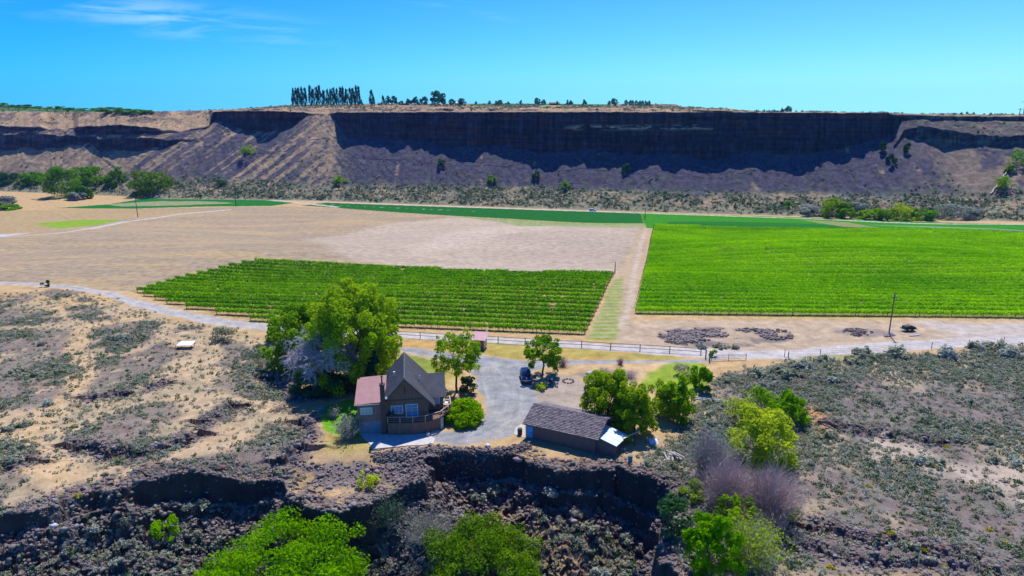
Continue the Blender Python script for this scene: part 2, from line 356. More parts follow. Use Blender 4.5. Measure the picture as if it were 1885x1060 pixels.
blend(region(vine_l, 1, .3, 24), np.array([.30, .215, .10])*(.8+.4*n_b[:, None]))
blend(region(vine_r, 1, .3, 25), np.array([.16, .17, .05])*(.8+.4*n_b[:, None]))
# --- service strip between the two vineyards
st = region(poly((1132, 508), (1182, 424), (1200, 420), (1186, 500), (1168, 582), (1150, 602), (1140, 625), (1078, 621), (1110, 560)), 1, .6, 26)
blend(st, [.35, .265, .17]); blend(region(poly((1130, 515), (1148, 512), (1140, 600), (1138, 628), (1085, 624), (1105, 565)), 1.5, 1, 27)*(.3+.5*ss(np.sin(Y*2*math.pi/2.5), -.2, .4)), [.15, .25, .03])
blend(track([PS(*p) for p in ((1189, 425), (1178, 455), (1168, 500), (1158, 560), (1145, 605))], 1.6, 1, .5)*.8, PALE*1.1)
# --- staging ground right of the strip
sg = region(poly((1150, 590), (1500, 590), (2100, 594), (2100, 628), (1600, 640), (1300, 655), (1130, 640)), 1, .8, 28)
blend(sg, np.array([.37, .285, .20])*(.85+.3*n_b[:, None]))
blend(region(poly((1700, 592), (2100, 596), (2100, 632), (1760, 624)), 5, 3, 29)*.6, ROAD)
blend(region(poly((1215, 612), (1260, 600), (1330, 602), (1460, 612), (1455, 630), (1370, 640), (1260, 638), (1215, 626)), 1.2, 1.2, 30)*.85*ss(n_b, .3, .5), LAVA2)
blend(region(poly((1550, 604), (1620, 606), (1650, 615), (1600, 622), (1540, 612)), 1.2, 1.2, 31)*.7, LAVA2*1.3)
# --- roads
for pts, wd, c in (([(560, 369), (700, 375), (860, 381), (1090, 389), (1300, 396), (1480, 402), (1885, 413), (2200, 421)], 3.2, ROAD),
                   ([(440, 363), (540, 372), (620, 381)], 3.6, ROAD), ([(880, 389), (560, 375)], .1, ROAD),
                   ([(-300, 452), (0, 436), (100, 430), (230, 408), (330, 394), (420, 386)], 3.4, ROAD),
                   ([(-300, 520), (0, 521), (60, 523), (130, 528), (200, 540), (240, 554), (300, 571), (380, 588), (440, 597), (500, 603), (560, 608), (640, 613)], [2.6, 2.6, 2.7, 2.9, 3.2, 3.5, 3.8, 3.9, 3.9, 3.6, 3.3, 3.2], np.array([.35, .33, .32])),
                   ([(640, 613), (760, 618), (900, 626), (1080, 637), (1240, 648), (1320, 652), (1450, 652), (1560, 644), (1700, 634), (1885, 626), (2200, 620)], [3.6, 3.8, 4.2, 4.2, 4.5, 5, 5, 5, 5, 5, 5], ROAD)):
    blend(track([PS(*p) for p in pts], wd, .8, .6), np.asarray(c)*(.88+.24*n_c[:, None]))
# wheel ruts
for pts in ([(0, 521), (60, 523), (130, 528), (200, 540), (240, 554), (300, 571), (380, 588), (440, 597), (500, 603)],):
    blend(track([PS(*p) for p in pts], .5, .4, .3)*.35, [.24, .21, .17])
# verge of dry lawn behind the yard, the yard of gravel, lawns
blend(region(poly((700, 622), (800, 626), (960, 634), (1240, 655), (1255, 664), (1060, 664), (960, 662), (880, 653), (800, 642), (710, 636)), .8, .6, 33), DRYLAWN*(.8+.4*n_b[:, None])*(np.array([1, 1, 1])[None]+np.array([.25, -.02, .3])[None]*ss(n_a, .45, .6)[:, None]))
drive = region(poly((700, 636), (760, 641), (830, 651), (890, 655), (960, 664), (1280, 662), (1320, 656), (1330, 662), (1270, 671), (1080, 670), (1010, 672), (975, 686), (985, 712), (990, 745), (975, 790), (930, 806), (860, 818), (800, 816), (790, 800), (870, 790), (895, 765), (893, 735), (878, 715), (872, 690), (862, 675), (800, 660), (740, 645), (700, 641)), .8, .5, 34)
yard = region(poly((975, 686), (1060, 690), (1085, 720), (1095, 760), (1130, 800), (970, 800), (960, 740)), 2, 1.2, 35)
blend(yard*.8, np.array([.28, .245, .22])*(.8+.4*n_b[:, None]))
blend(drive, DRIVE*(.84+.34*fbm(X/2.5+.4*np.sin(Y/3), Y/1.2, 4, 120)[:, None]))
blend(region(poly((900, 770), (960, 730), (975, 760), (950, 800), (905, 800)), 3, 2, 36)*.35, [.33, .31, .27])
blend(region(poly((740, 650), (800, 664), (830, 676), (850, 690), (835, 712), (700, 690), (720, 655)), 1, 1, 37), DRYLAWN*.95)
blend(region(poly((765, 655), (800, 664), (826, 678), (820, 688), (780, 684), (750, 660)), 1, 1, 38)*.8, [.15, .21, .035])

blend(region(poly((600, 790), (668, 796), (700, 826), (640, 840), (590, 830)), 2, 1.2, 40)*.75, [.30, .25, .07])
blend(region(poly((820, 700), (880, 690), (880, 715), (850, 725), (822, 722)), 1.2, .8, 41)*.6, TAN2)
blend(region(poly((1175, 700), (1205, 680), (1240, 668), (1300, 668), (1310, 700), (1280, 720), (1220, 718), (1180, 712)), 1, .8, 42), [.20, .27, .03])
blend(region(poly((1060, 672), (1230, 666), (1190, 690), (1175, 720), (1200, 770), (1150, 760), (1160, 700), (1100, 690)), 1.5, 1, 43)*.9, TAN2*1.05)
blend(region(poly((1150, 785), (1200, 775), (1215, 800), (1160, 850), (1140, 850)), 1.5, 1, 44)*.7, TAN2)
blend(region(poly((1060, 688), (1120, 680), (1180, 684), (1170, 704), (1110, 710)), 1.5, 1.2, 45)*.8, LAVA2*1.4)
blend(region(poly((1480, 655), (1640, 650), (1640, 655), (1560, 662), (1460, 664)), .8, .6, 60)*.5, [.16, .22, .06])
for k_, (pts, wd_) in enumerate(((((880, 668), (905, 690), (915, 720), (910, 750), (890, 780), (850, 805), (810, 812)), .35), (((900, 664), (925, 690), (935, 725), (930, 755), (905, 785), (860, 810)), .35), (((930, 664), (950, 700), (955, 735), (945, 770), (925, 795)), .4),
        (((1000, 668), (950, 672), (915, 680), (890, 700), (900, 740)), .35), (((720, 640), (790, 652), (850, 664), (890, 676), (935, 700)), .4), (((720, 643), (790, 656), (850, 669), (885, 684)), .4), (((960, 760), (930, 775), (880, 800), (820, 815)), .6), (((1080, 668), (1180, 666), (1290, 662)), .4))):
    blend(track([PS(*p) for p in pts], wd_, .5, .35, 40+k_)*.45, np.array([.36, .345, .33]) if k_ % 2 else np.array([.17, .165, .17]))
blend(drive*ss(fbm(X/4, Y/4, 4, 130), .56, .66)*.4, [.33, .30, .26])
prom = region(poly((640, 860), (690, 832), (745, 828), (785, 850), (790, 885), (740, 890), (700, 892), (640, 895), (560, 888), (520, 870), (560, 850)), 2, 1.5, 46)
blend(prom*ss(n_b+.25*(n_c-.5), .36, .5)*.9, LAVA2*1.1)
# --- rock of the rim and inside the canyon
s_c = np.full(X.shape, -50.); mm = Y < 118
s_c[mm] = canyon(X[mm], Y[mm])[0]
rk = GR.ravel()*ss(n_b+.3*n_c, .38, .62); rk = np.maximum(rk, ss(s_c, -1, 1.0)*.95)
inn = ss(s_c, 2.5, 5)
blend(rk, LAVA*(1-n_c[:, None])+LAVA2*1.25*n_c[:, None])
gy, gx = np.gradient(GZ); gy /= np.gradient(YR)[:, None]; gx /= (YR[:, None]*np.gradient(QC)[None, :]); steep = np.hypot(gx, gy).ravel()
blend(inn*ss(n_a+.3*(n_b-.5), .50, .58)*(1-ss(steep, .8, 1.5))*.85, np.array([.36, .245, .115])*(.7+.5*n_c[:, None]))
blend(inn*ss(fbm(X/5, Y/5, 3, 57), .55, .62)*.5, SAGE)
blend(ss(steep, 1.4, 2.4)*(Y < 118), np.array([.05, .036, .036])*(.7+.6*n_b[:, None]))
blend(region(poly((590, 772), (600, 748), (640, 734), (668, 736), (672, 802), (640, 808), (598, 796)), .8, .6, 39), LAWN*1.15)
GM = cover_mat('land_cover', 3.2, .45, .36, .7, .14)
idx = np.arange(GX.size).reshape(GX.shape)
F = np.stack([idx[:-1, :-1], idx[:-1, 1:], idx[1:, 1:], idx[1:, :-1]], -1).reshape(-1, 4)
g_o = mesh_np('ground', np.stack([GX, GY, GZ], -1), F, GM, True, C)
g_o.data.polygons.foreach_set('use_smooth', np.asarray(~((s_c.reshape(GX.shape)[:-1, :-1] > -3).ravel()), bool))
tag(g_o, 'dry valley floor with fields, tracks, lawn and black lava rock', 'ground', kind='structure')

# ------------------------------------------------------------------ the escarpment behind the valley
TB = {  # photo column -> rows of: foot, apron top, lower ledge foot/top, main cliff foot/top, brow, skyline
 'yb': [(-300, 352), (0, 352), (200, 360), (300, 366), (560, 369), (820, 378), (1090, 387), (1400, 396), (1600, 401), (1885, 408), (2200, 415)],
 'ya': [(-300, 318), (0, 320), (200, 325), (420, 338), (620, 340), (800, 343), (1000, 345), (1200, 352), (1500, 357), (1700, 362), (1885, 360)],
 'l1': [(0, 276), (80, 274), (165, 262), (180, 276), (260, 278), (330, 262), (370, 262), (600, 300), (1600, 300), (1650, 268), (1665, 250), (1690, 258), (1740, 270), (1800, 268), (1885, 270)],
 'l2': [(0, 247), (80, 246), (165, 252), (180, 254), (260, 253), (330, 257), (370, 262), (600, 300), (1600, 300), (1650, 262), (1665, 238), (1690, 234), (1740, 236), (1800, 250), (1885, 250)],
 'm1': [(0, 243), (75, 241), (90, 238), (135, 238), (145, 249), (220, 250), (290, 246), (335, 243), (385, 235), (396, 222), (420, 232), (450, 247), (490, 254), (520, 248), (545, 232), (565, 215), (580, 211), (606, 210), (618, 226), (632, 260), (642, 263), (700, 268), (760, 270), (790, 277), (820, 286), (860, 286), (905, 283),
        (940, 286), (1000, 304), (1040, 297), (1080, 291), (1120, 298), (1180, 305), (1220, 298), (1260, 304), (1300, 318), (1340, 310), (1385, 291), (1410, 298), (1440, 304), (1480, 302), (1530, 294), (1580, 280), (1620, 266), (1645, 258), (1660, 222), (1720, 222), (1750, 220), (1790, 224), (1840, 222), (1885, 224)],
 'm2': [(0, 231), (75, 234), (90, 238), (135, 236), (145, 233), (220, 231), (290, 238), (335, 243), (385, 232), (392, 206), (420, 204), (500, 204), (560, 207), (575, 210), (605, 210), (620, 207), (900, 206), (1200, 206), (1500, 207), (1635, 208), (1645, 211), (1720, 213), (1750, 213), (1790, 214), (1840, 214), (1885, 214)],
 'br': [(0, 206), (100, 207), (200, 207), (300, 206), (385, 203), (500, 200), (620, 200), (800, 200), (1000, 201), (1200, 201), (1300, 203), (1400, 206), (1600, 207), (1640, 209), (1885, 212)],
 'sk': [(0, 193), (60, 196), (160, 203), (280, 205), (385, 203), (470, 198), (530, 193), (660, 191), (800, 190.5), (1000, 190.5), (1190, 192.5), (1205, 191), (1245, 192), (1255, 196), (1330, 199), (1390, 204), (1410, 206), (1600, 207), (1640, 209), (1885, 211.5)]}
EC = 1900
epx = np.linspace(-720, 2600, EC); ea = (epx-942.5)/FPX
def tanD(py): b = (py-530)/FPX; return (sp+b*cp)/(cp-b*sp)
def wob(seed, amp, sc): return (fbm(epx/sc, epx*0+seed, 4, seed)-.5)*2*amp
def step(Yk, zk, py, m):
    D = tanD(py); Yn = (CAMZ-zk+m*Yk)/(D+m); return Yn, CAMZ-D*Yn
yb = interp(epx, TB['yb']); Db = tanD(yb)
Yb = 40/Db*1.0
for _ in range(40):                       # meet the land at the foot
    Xb = ea*Yb/(cp-((yb-530)/FPX)*sp); Yb = .5*Yb+.5*(CAMZ-z_smooth(Xb, Yb))/Db
zb = CAMZ-Db*Yb
KP = [(Yb-9, zb-1.6), (Yb, zb+.02)]
KP.append(step(*KP[-1], interp(epx, TB['ya'])+wob(1, 3, 60), .34))
gap = ss(epx, 605, 640)*(1-ss(epx, 1610, 1650))      # 1 where the great cliff stands
l1 = interp(epx, TB['l1']); l2 = interp(epx, TB['l2']); m1 = interp(epx, TB['m1']); m2 = interp(epx, TB['m2'])
l2 = np.minimum(l2, l1); 
inner = (epx > 375) & (epx < 1645)
l1 = np.where(inner, m1+.35*(interp(epx, TB['ya'])-m1), l1); l2 = np.where(inner, l1-.3, l2)
m1 = m2+(m1-m2)*np.where(epx < 380, .88, .79)
m2 = m2+wob(15, 3.5, 15)*(1-ss(epx, 330, 395)); m1 = np.maximum(m1, m2); nz = wob(2, 3.0, 18)*np.where(m1-m2 > 12, 1, .2)
lw = wob(3, 1.5, 25)+wob(13, 5, 14)*(1-ss(epx, 330, 400))+wob(14, 5, 16)*ss(epx, 1650, 1700)
KP.append(step(*KP[-1], l1+lw, .62)); KP.append(step(*KP[-1], l2+lw*.7, 3.5))
KP.append(step(*KP[-1], np.minimum(m1+nz, l2-.2+nz*0), .60)); 
KP.append(step(*KP[-1], m2+wob(5, .5, 30), 6.0))
br = np.minimum(interp(epx, TB['br'])+wob(6, .5, 40), m2-.4); KP.append(step(*KP[-1], br, .33))
Yk, zk = KP[-1]; sk = np.minimum(interp(epx, TB['sk'])+wob(7, .35, 30), br-.2)
up = ss(br-sk, 1, 8); Ys = Yk+25+up*130
KP.append((Ys, CAMZ-tanD(sk)*Ys)); zs = KP[-1][1]
Dk = tanD(sk+.7)
for yy_, zz_ in ((Ys+60, zs-.4), (Ys+300, zs-2), (Ys*0+1450, zs*0+38)): KP.append((yy_, np.minimum(zz_, CAMZ-Dk*yy_)))
NR = [6, 34, 60, 14, 60, 90, 24, 44, 5, 6, 10]
EY, EZ, EB = [], [], []
for k in range(len(KP)-1):
    for j in range(NR[k]):
        t = j/NR[k]
        if k == 5: t = t**.9
        EY.append(KP[k][0]*(1-t)+KP[k+1][0]*t); EZ.append(KP[k][1]*(1-t)+KP[k+1][1]*t); EB.append(k+t)
EY.append(KP[-1][0]); EZ.append(KP[-1][1]); EB.append(len(KP)-1)
EY = np.array(EY); EZ = np.array(EZ); EB = np.repeat(np.array(EB)[:, None], EC, 1)
D_ = (CAMZ-EZ)/EY; bb = (D_*cp-sp)/(cp+D_*sp); EX = ea[None]*EY/(cp-bb*sp)
mask_c = ss(EB, 4.95, 5.25)*(1-ss(EB, 5.8, 6.0))               # on the main cliff
mask_t = ss(EB, 1.0, 1.6)*(1-ss(EB, 4.8, 5.0)); fade = ss(EB, 1.0, 1.4)*(1-ss(EB, 7.6, 8))
up_all = ss(EB, 4.6, 5.05)*(1-ss(EB, 6.2, 7.2))
big = (m1-m2)[None]/60
EYn = EY + up_all*np.clip(big, .1, 1)*((fbm(EX/16, EX*0+3, 3, 41)-.5)*13+(ridged(EX/5, EZ/60, 3, 42)-.5)*-3.6) + mask_c*((ridged(EX/1.7, EZ/9, 2, 43)-.5)*1.4+(vnoise(EX/9, EZ/2.2, 44)-.5)*1.8)
gul = ridged((EX+(EY-440)*.8*(EX < -80))/9+fbm(EX/20, EY/20, 2, 3)*2, EY/90, 3, 45)
EZn = EZ + mask_t*(gul-.55)*1.9 + fade*(fbm(EX/3, EY/3, 3, 46)-.5)*.8*(1-mask_c)
EZn += ss(EB, 7.0, 7.5)*(1-ss(EB, 7.7, 8))*(fbm(EX/25, EY/25, 3, 47)-.5)*.8
x, y, z, b_ = EX.ravel(), EYn.ravel(), EZn.ravel(), EB.ravel(); pxx = np.repeat(epx[None], EX.shape[0], 0).ravel()
e1 = fbm(x/12, y/12, 4, 61); e2 = fbm(x/3, y/3+z/3, 4, 62); e3 = fbm(x/1.0, z/1.0, 2, 63); st_ = fbm((x-(z)*1.1*(pxx < 600))/5.5, z/40, 3, 64); st_ = st_*.72+e2*.28+(e1-.5)*.12
C = np.array([.31, .225, .15])*(.8+.45*e2[:, None]); C = C.copy()
tal = ss(b_+(e1-.5)*.8, 1.75, 2.05)*(1-ss(b_, 5.9, 6.1))
left = 1-ss(pxx, 560, 680)
C_scree = np.array([.060, .058, .090])*(.7+.7*e3[:, None])
w = tal*np.where(left > .5, ss(st_, .455, .53)*.93, np.clip(ss(st_+e1*.3, .28, .40), 0, 1)*.97); w = w*(1-.75*(1-ss(pxx, 60, 420))*ss(e1, .35, .5)); w *= (1-.6*ss(pxx, 1640, 1800)*ss(e1, .35, .5))
w = w*(1-.75*ss(pxx, 540, 590)*(1-ss(pxx, 610, 650))*ss(e2, .4, .5)); blend(w, C_scree)
C_sg = np.array([.12, .145, .105])*(.7+.6*e3[:, None])
blend(ss(b_, 1, 1.3)*(1-ss(b_, 1.9, 2.3))*ss(e2, .38, .52)*.8, C_sg)
blend(ss(b_, 1.0, 1.02)*(1-ss(b_, 1.15, 1.35))*.55, [.16, .19, .12])
blend(tal*ss(fbm(x/4, y/4, 3, 67), .55, .62)*.25, [.09, .115, .07])
cliffm = np.maximum(ss(b_, 4.96, 5.02)*(1-ss(b_, 5.97, 6.02))*ss((m1-m2)[None].repeat(EX.shape[0], 0).ravel(), 2, 8), ss(b_, 2.96, 3.02)*(1-ss(b_, 3.97, 4.02))*ss((l1-l2)[None].repeat(EX.shape[0], 0).ravel(), 2, 8))
blend(cliffm, np.array([.036, .032, .050])*(.7+.7*e2[:, None]))
blend(cliffm*ss(fbm(x/22, z/2.2, 3, 68), .56, .64)*.6, [.085, .035, .028])
C[:] = C*(1-.0*cliffm[:, None])
rs_ = ss(pxx, 1645, 1665)*ss(b_, 2.9, 3.0)*(1-ss(b_, 6.9, 7.2)); blend(rs_*ss(e2, .36, .5)*.85, [.085, .075, .08]); blend(rs_*ss(fbm(x/5, y/5+z/2, 3, 74), .5, .6)*.6, [.13, .15, .11])
ls_ = (1-ss(pxx, 330, 400))*ss(b_, 3, 3.2)*(1-ss(b_, 6.9, 7.4)); blend(ls_*ss(fbm(x/9, z/2.5+y/12, 4, 75), .50, .60)*.8, [.09, .07, .085])
colm = fbm(x/1.1, z/14+y/40, 3, 91); strm = fbm(x/45, z/1.3, 3, 92)
C *= (1+cliffm*((colm-.5)*1.5+(strm-.5)*1.2))[:, None]
# small grassy ledges high on the great cliff, sunlight on them painted pale
sunlit_led = cliffm*ss(pxx, 1020, 1070)*(1-ss(pxx, 1310, 1320))*np.exp(-((z-29.5-(pxx-1180)*.004)/1.4)**2)*ss(fbm(x/6, z/1.5, 3, 69), .46, .54)
blend(sunlit_led, [.46, .38, .24])
blend(ss(b_, 5.98, 6.1)*(1-ss(b_, 10, 10.5))*.9, np.array([.33, .23, .14])*(.75+.5*e2[:, None]))
blend(ss(b_, 6.1, 6.5)*ss(e1+.2*e2, .60, .68)*.75, [.09, .075, .08])
blend(ss(b_, 7.02, 7.2)*ss(-pxx, -300, -250)*.95, [.05, .17, .03]); blend(ss(b_, 7.5, 7.7)*ss(pxx, 850, 880)*(1-ss(pxx, 1110, 1130))*.9, [.05, .17, .03])
idx = np.arange(EX.size).reshape(EX.shape); F = np.stack([idx[:-1, :-1], idx[:-1, 1:], idx[1:, 1:], idx[1:, :-1]], -1).reshape(-1, 4)
EV = np.stack([EX, EYn + sunlit_led.reshape(EX.shape)*.0, EZn], -1)
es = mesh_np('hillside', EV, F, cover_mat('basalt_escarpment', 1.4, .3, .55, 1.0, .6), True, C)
tag(es, 'basalt cliff above dark scree slopes with a tan plateau on top', 'hillside', kind='structure')
def E(px, b):
    """point of the escarpment at photo column px and profile coordinate b"""
    j = int(np.clip(np.searchsorted(epx, px), 0, EC-1)); col = EB[:, j]
    i = int(np.clip(np.searchsorted(col, b), 1, len(col)-1)); return EX[i, j], EYn[i, j], EZn[i, j]
e_px_row = None
def Epy(px, py, bmin=1.0, bmax=8.0):
    """point of the escarpment seen at photo point (px,py)"""
    j = int(np.clip(np.searchsorted(epx, px), 0, EC-1)); D = (CAMZ-EZn[:, j])/EYn[:, j]; b = (D*cp-sp)/(cp+D*sp); r = 530+b*FPX
    ok = (EB[:, j] >= bmin) & (EB[:, j] <= bmax); r = np.where(ok, np.abs(r-py), 1e9); i = int(np.argmin(r)); return float(EX[i, j]), float(EYn[i, j]), float(EZn[i, j])
# ------------------------------------------------------------------ plant materials
def leaf_mat(name, c1, c2, trans=.35, scale=.9):
    m = bpy.data.materials.new(name); m.use_nodes = True; nt = m.node_tree; L = nt.links
    nt.nodes.remove(nt.nodes['Principled BSDF']); out = nt.nodes['Material Output']
    g = nd(m, 'ShaderNodeNewGeometry'); n = nd(m, 'ShaderNodeTexNoise', Scale=scale, Detail=5., Roughness=.65); L.new(g.outputs['Position'], n.inputs['Vector'])
    oi = nd(m, 'ShaderNodeObjectInfo'); ad = nd(m, 'ShaderNodeMath', operation='MULTIPLY_ADD'); L.new(oi.outputs['Random'], ad.inputs[0]); ad.inputs[1].default_value = .22; L.new(n.outputs['Fac'], ad.inputs[2])
    r = nd(m, 'ShaderNodeMapRange'); r.inputs['From Min'].default_value = .40; r.inputs['From Max'].default_value = .80; L.new(ad.outputs[0], r.inputs['Value'])
    x = nd(m, 'ShaderNodeMix', data_type='RGBA'); L.new(r.outputs[0], x.inputs['Factor']); x.inputs['A'].default_value = (*c1, 1); x.inputs['B'].default_value = (*c2, 1)
    d = nd(m, 'ShaderNodeBsdfDiffuse'); t = nd(m, 'ShaderNodeBsdfTranslucent'); L.new(x.outputs['Result'], d.inputs['Color']); L.new(x.outputs['Result'], t.inputs['Color'])
    s = nd(m, 'ShaderNodeMixShader'); s.inputs[0].default_value = trans; L.new(d.outputs[0], s.inputs[1]); L.new(t.outputs[0], s.inputs[2]); L.new(s.outputs[0], out.inputs['Surface'])
    return m
M = {}
M['leaf_big'] = leaf_mat('leaf_fresh_green', (.17, .34, .006), (.38, .54, .01), 0.5, 0.35)
M['leaf_mid'] = leaf_mat('leaf_mid_green', (.14, .31, .004), (.30, .50, .008), 0.5, 0.5)
M['leaf_bright'] = leaf_mat('leaf_bright', (.085, .27, .0), (.23, .47, .0), .45, .4)
M['leaf_juniper'] = leaf_mat('leaf_juniper', (.15, .34, .0), (.36, .55, .0), .35, .8)
M['leaf_deep'] = leaf_mat('leaf_deep', (.08, .19, .004), (.20, .33, .006), .45, .5)
M['leaf_far'] = leaf_mat('leaf_far', (.06, .20, .004), (.17, .36, .006), .40, .2)
M['leaf_olive'] = leaf_mat('leaf_olive_green', (.18, .31, .004), (.36, .50, .008), 0.5, 0.5)
M['leaf_yellow'] = leaf_mat('leaf_yellow_green', (.32, .46, .015), (.58, .64, .03), 0.45, 0.35)
M['leaf_dark'] = leaf_mat('leaf_dark_green', (.03, .10, .03), (.065, .16, .045), 0.3, 0.5)
M['leaf_spruce'] = leaf_mat('leaf_spruce', (.02, .08, .045), (.04, .14, .07), .15, .8)
M['leaf_poplar'] = leaf_mat('leaf_poplar', (.025, .12, .075), (.045, .18, .08), 0.35, 0.3)
M['leaf_sage'] = leaf_mat('leaf_sage', (.25, .28, .19), (.42, .44, .32), 0.35, 0.6)
M['leaf_sage_blue'] = leaf_mat('leaf_sage_blue', (.27, .31, .26), (.42, .46, .39), 0.35, 0.6)
M['leaf_scrub'] = leaf_mat('leaf_scrub', (.20, .22, .13), (.35, .36, .23), 0.35, 0.6)
M['leaf_blond'] = leaf_mat('leaf_blond', (.33, .25, .08), (.45, .36, .10), .3, .6)
M['leaf_flower'] = leaf_mat('leaf_yellow_flower', (.40, .33, .02), (.55, .46, .03), .3, .8)
M['vine'] = leaf_mat('vine_leaf', (.11, .36, .0), (.28, .58, .0), 0.3, 0.2)
M['vine_r'] = leaf_mat('vine_leaf_full', (.17, .50, .0), (.44, .78, .0), 0.34, 0.03)
M['bark'] = mottled('bark', (.16, .12, .09), (.09, .065, .05), 6, .9, .3)
M['bark_pale'] = mottled('bark_pale', (.30, .27, .28), (.19, .17, .19), 5, .9, .2)
M['twig_purple'] = mottled('twig_purple', (.58, .42, .42), (.42, .31, .31), 1.2, .9, obj=False)
M['twig_silver'] = mottled('twig_silver', (.50, .47, .54), (.36, .34, .40), 1.2, .9, obj=False)
M['twig_grey'] = mottled('twig_grey', (.42, .39, .39), (.29, .27, .27), 1.2, .9, obj=False)
M['twig_red'] = mottled('twig_red', (.45, .22, .23), (.30, .17, .19), 1.2, .9, obj=False)
# ------------------------------------------------------------------ plant shapes
RNG = np.random.default_rng(11)
def cards(C_, S, R=None, up=.35, asp=1.6, rng=RNG, out=None):
    """one small leaf-clump face at every centre: C_ (n,3), S sizes (n)"""
    n = len(C_); nrm = rng.normal(size=(n, 3)); nrm /= np.linalg.norm(nrm, axis=1)[:, None]+1e-9
    if out is not None: nrm = nrm*.9+out*.8
    nrm[:, 2] += up; nrm /= np.linalg.norm(nrm, axis=1)[:, None]+1e-9
    t = np.cross(nrm, rng.normal(size=(n, 3))); t /= np.linalg.norm(t, axis=1)[:, None]+1e-9; b = np.cross(nrm, t)
    S = np.asarray(S)[:, None]; k = rng.uniform(.7, 1.3, (n, 4, 1))
    V = np.stack([C_-t*S*asp*.5*k[:, 0], C_-b*S*.5*k[:, 1]+t*S*.12, C_+t*S*asp*.5*k[:, 2], C_+b*S*.5*k[:, 3]-t*S*.1], 1).reshape(-1, 3)
    return V, np.arange(4*n).reshape(n, 4)
def crown_pts(n, rx, ry, rz, cz, clumps, rng, cr=.30, low=-.75, hollow=.5, taper=0.):
    """leaf centres gathered in clumps over an uneven egg of half-axes rx,ry,rz"""
    d = rng.normal(size=(clumps, 3)); d /= np.linalg.norm(d, axis=1)[:, None]; d[:, 2] = np.where(d[:, 2] < low, -d[:, 2], d[:, 2])
    d = d/(np.sum(np.abs(d)**3.2, axis=1)**(1/3.2))[:, None]
    rad = rng.uniform(hollow, 1.0, clumps)**.7*(1-cr*.55)*rng.uniform(.82, 1.08, clumps)
    cc = d*rad[:, None]; 
    crs = cr*rng.uniform(.55, 1.25, clumps)
    w = crs**2; ci = rng.choice(clumps, n, p=w/w.sum())
    e = rng.normal(size=(n, 3)); e /= np.linalg.norm(e, axis=1)[:, None]; e[:, 2] = np.where(rng.random(n) < .35, np.abs(e[:, 2]), e[:, 2]); rr = rng.uniform(.35, 1, n)**.5
    p = cc[ci]+e*(crs[ci]*rr)[:, None]
    lo_, hi_ = np.percentile(p, 1, axis=0), np.percentile(p, 99, axis=0); p = (p-(lo_+hi_)/2)/((hi_-lo_)/2); cc = (cc-(lo_+hi_)/2)/((hi_-lo_)/2)
    if taper: p[:, :2] *= (1-taper*np.clip(p[:, 2:3], -1, 1))
    return p*np.array([rx, ry, rz])+np.array([0, 0, cz]), e, cc*np.array([rx, ry, rz])+np.array([0, 0, cz])
def tube(p0, p1, r0, r1, k=5):
    p0 = np.asarray(p0, float); p1 = np.asarray(p1, float); d = p1-p0; d /= np.linalg.norm(d)+1e-9
    a = np.cross(d, [0.3, .9, .1]); a /= np.linalg.norm(a)+1e-9; b = np.cross(d, a); th = np.linspace(0, 2*math.pi, k, endpoint=False)
    ring = np.cos(th)[:, None]*a+np.sin(th)[:, None]*b
    V = np.vstack([p0+ring*r0, p1+ring*r1]); i = np.arange(k); j = (i+1) % k
    return V, np.stack([i, j, j+k, i+k], -1)
def merge(parts):
    Vs, Fs, o = [], [], 0
    for v, f in parts: Vs.append(v); Fs.append(f+o); o += len(v)
    return np.vstack(Vs), np.vstack(Fs)
def limb_path(p0, p1, r0, r1, rng, seg=4, sag=.08, k=5):
    out = []; L = np.linalg.norm(np.array(p1)-p0); pts = [np.array(p0, float)]
    for i in range(1, seg+1):
        t = i/seg; q = np.array(p0)*(1-t)+np.array(p1)*t + (rng.normal(size=3)*L*sag if i < seg else 0); pts.append(q)
    for i in range(seg):
        a, b = i/seg, (i+1)/seg; out.append(tube(pts[i], pts[i+1], r0*(1-a)+r1*a, r0*(1-b)+r1*b, k))
    return out
def tree_meshes(w, h, seed, leaf, n=2600, base=.18, size=.42, clumps=26, cr=.30, bark='bark', trunk_r=None, depth=None, limbs=7, hollow=.5, taper=0., lean=(0, 0), low=-.75):
    rng = np.random.default_rng(seed); cz = h*(base+(1-base)/2); rz = h*(1-base)/2; rx = w/2; ry = (depth or w)/2
    p, e, cc = crown_pts(n, rx, ry, rz, cz, clumps, rng, cr, low, hollow, taper)
    p[:, 0] += lean[0]*p[:, 2]/h; p[:, 1] += lean[1]*p[:, 2]/h
    p[:, 2] = np.maximum(p[:, 2], size*.5)
    V, F = cards(p, rng.uniform(.6, 1.35, n)*size, rng=rng, out=e)
    crown = mesh_np('crown', V, F, M[leaf], link=False)
    r = trunk_r or h*.022; fork = np.array([lean[0]*.3, lean[1]*.3, h*(base+.12)])
    T = limb_path((0, 0, -.3), fork, r*1.25, r*.85, rng, 3, .02, 7)
    for i in range(limbs):
        q = cc[rng.integers(len(cc))]*.86; q[2] = max(q[2], fork[2]+.2); T += limb_path(fork, q, r*.5, r*.1, rng, 4, .07)
        for s in range(2):
            q2 = q+rng.normal(size=3)*w*.12; T += limb_path(fork*.4+q*.6, q2, r*.2, r*.05, rng, 2, .08, 4)
    V, F = merge(T); trunk = mesh_np('trunk', V, F, M[bark], link=False)
    return crown, trunk
def put_tree(meshes, loc, label, cat='tree', name='tree', group=None, rz=0., scale=1.):
    t = empty(name, loc, rz, label, cat, group); t.scale = (scale,)*3 if np.isscalar(scale) else scale
    for nm, me in zip(('crown', 'trunk'), meshes):
        o = bpy.data.objects.new(nm, me); COL.objects.link(o); o.parent = t
    return t
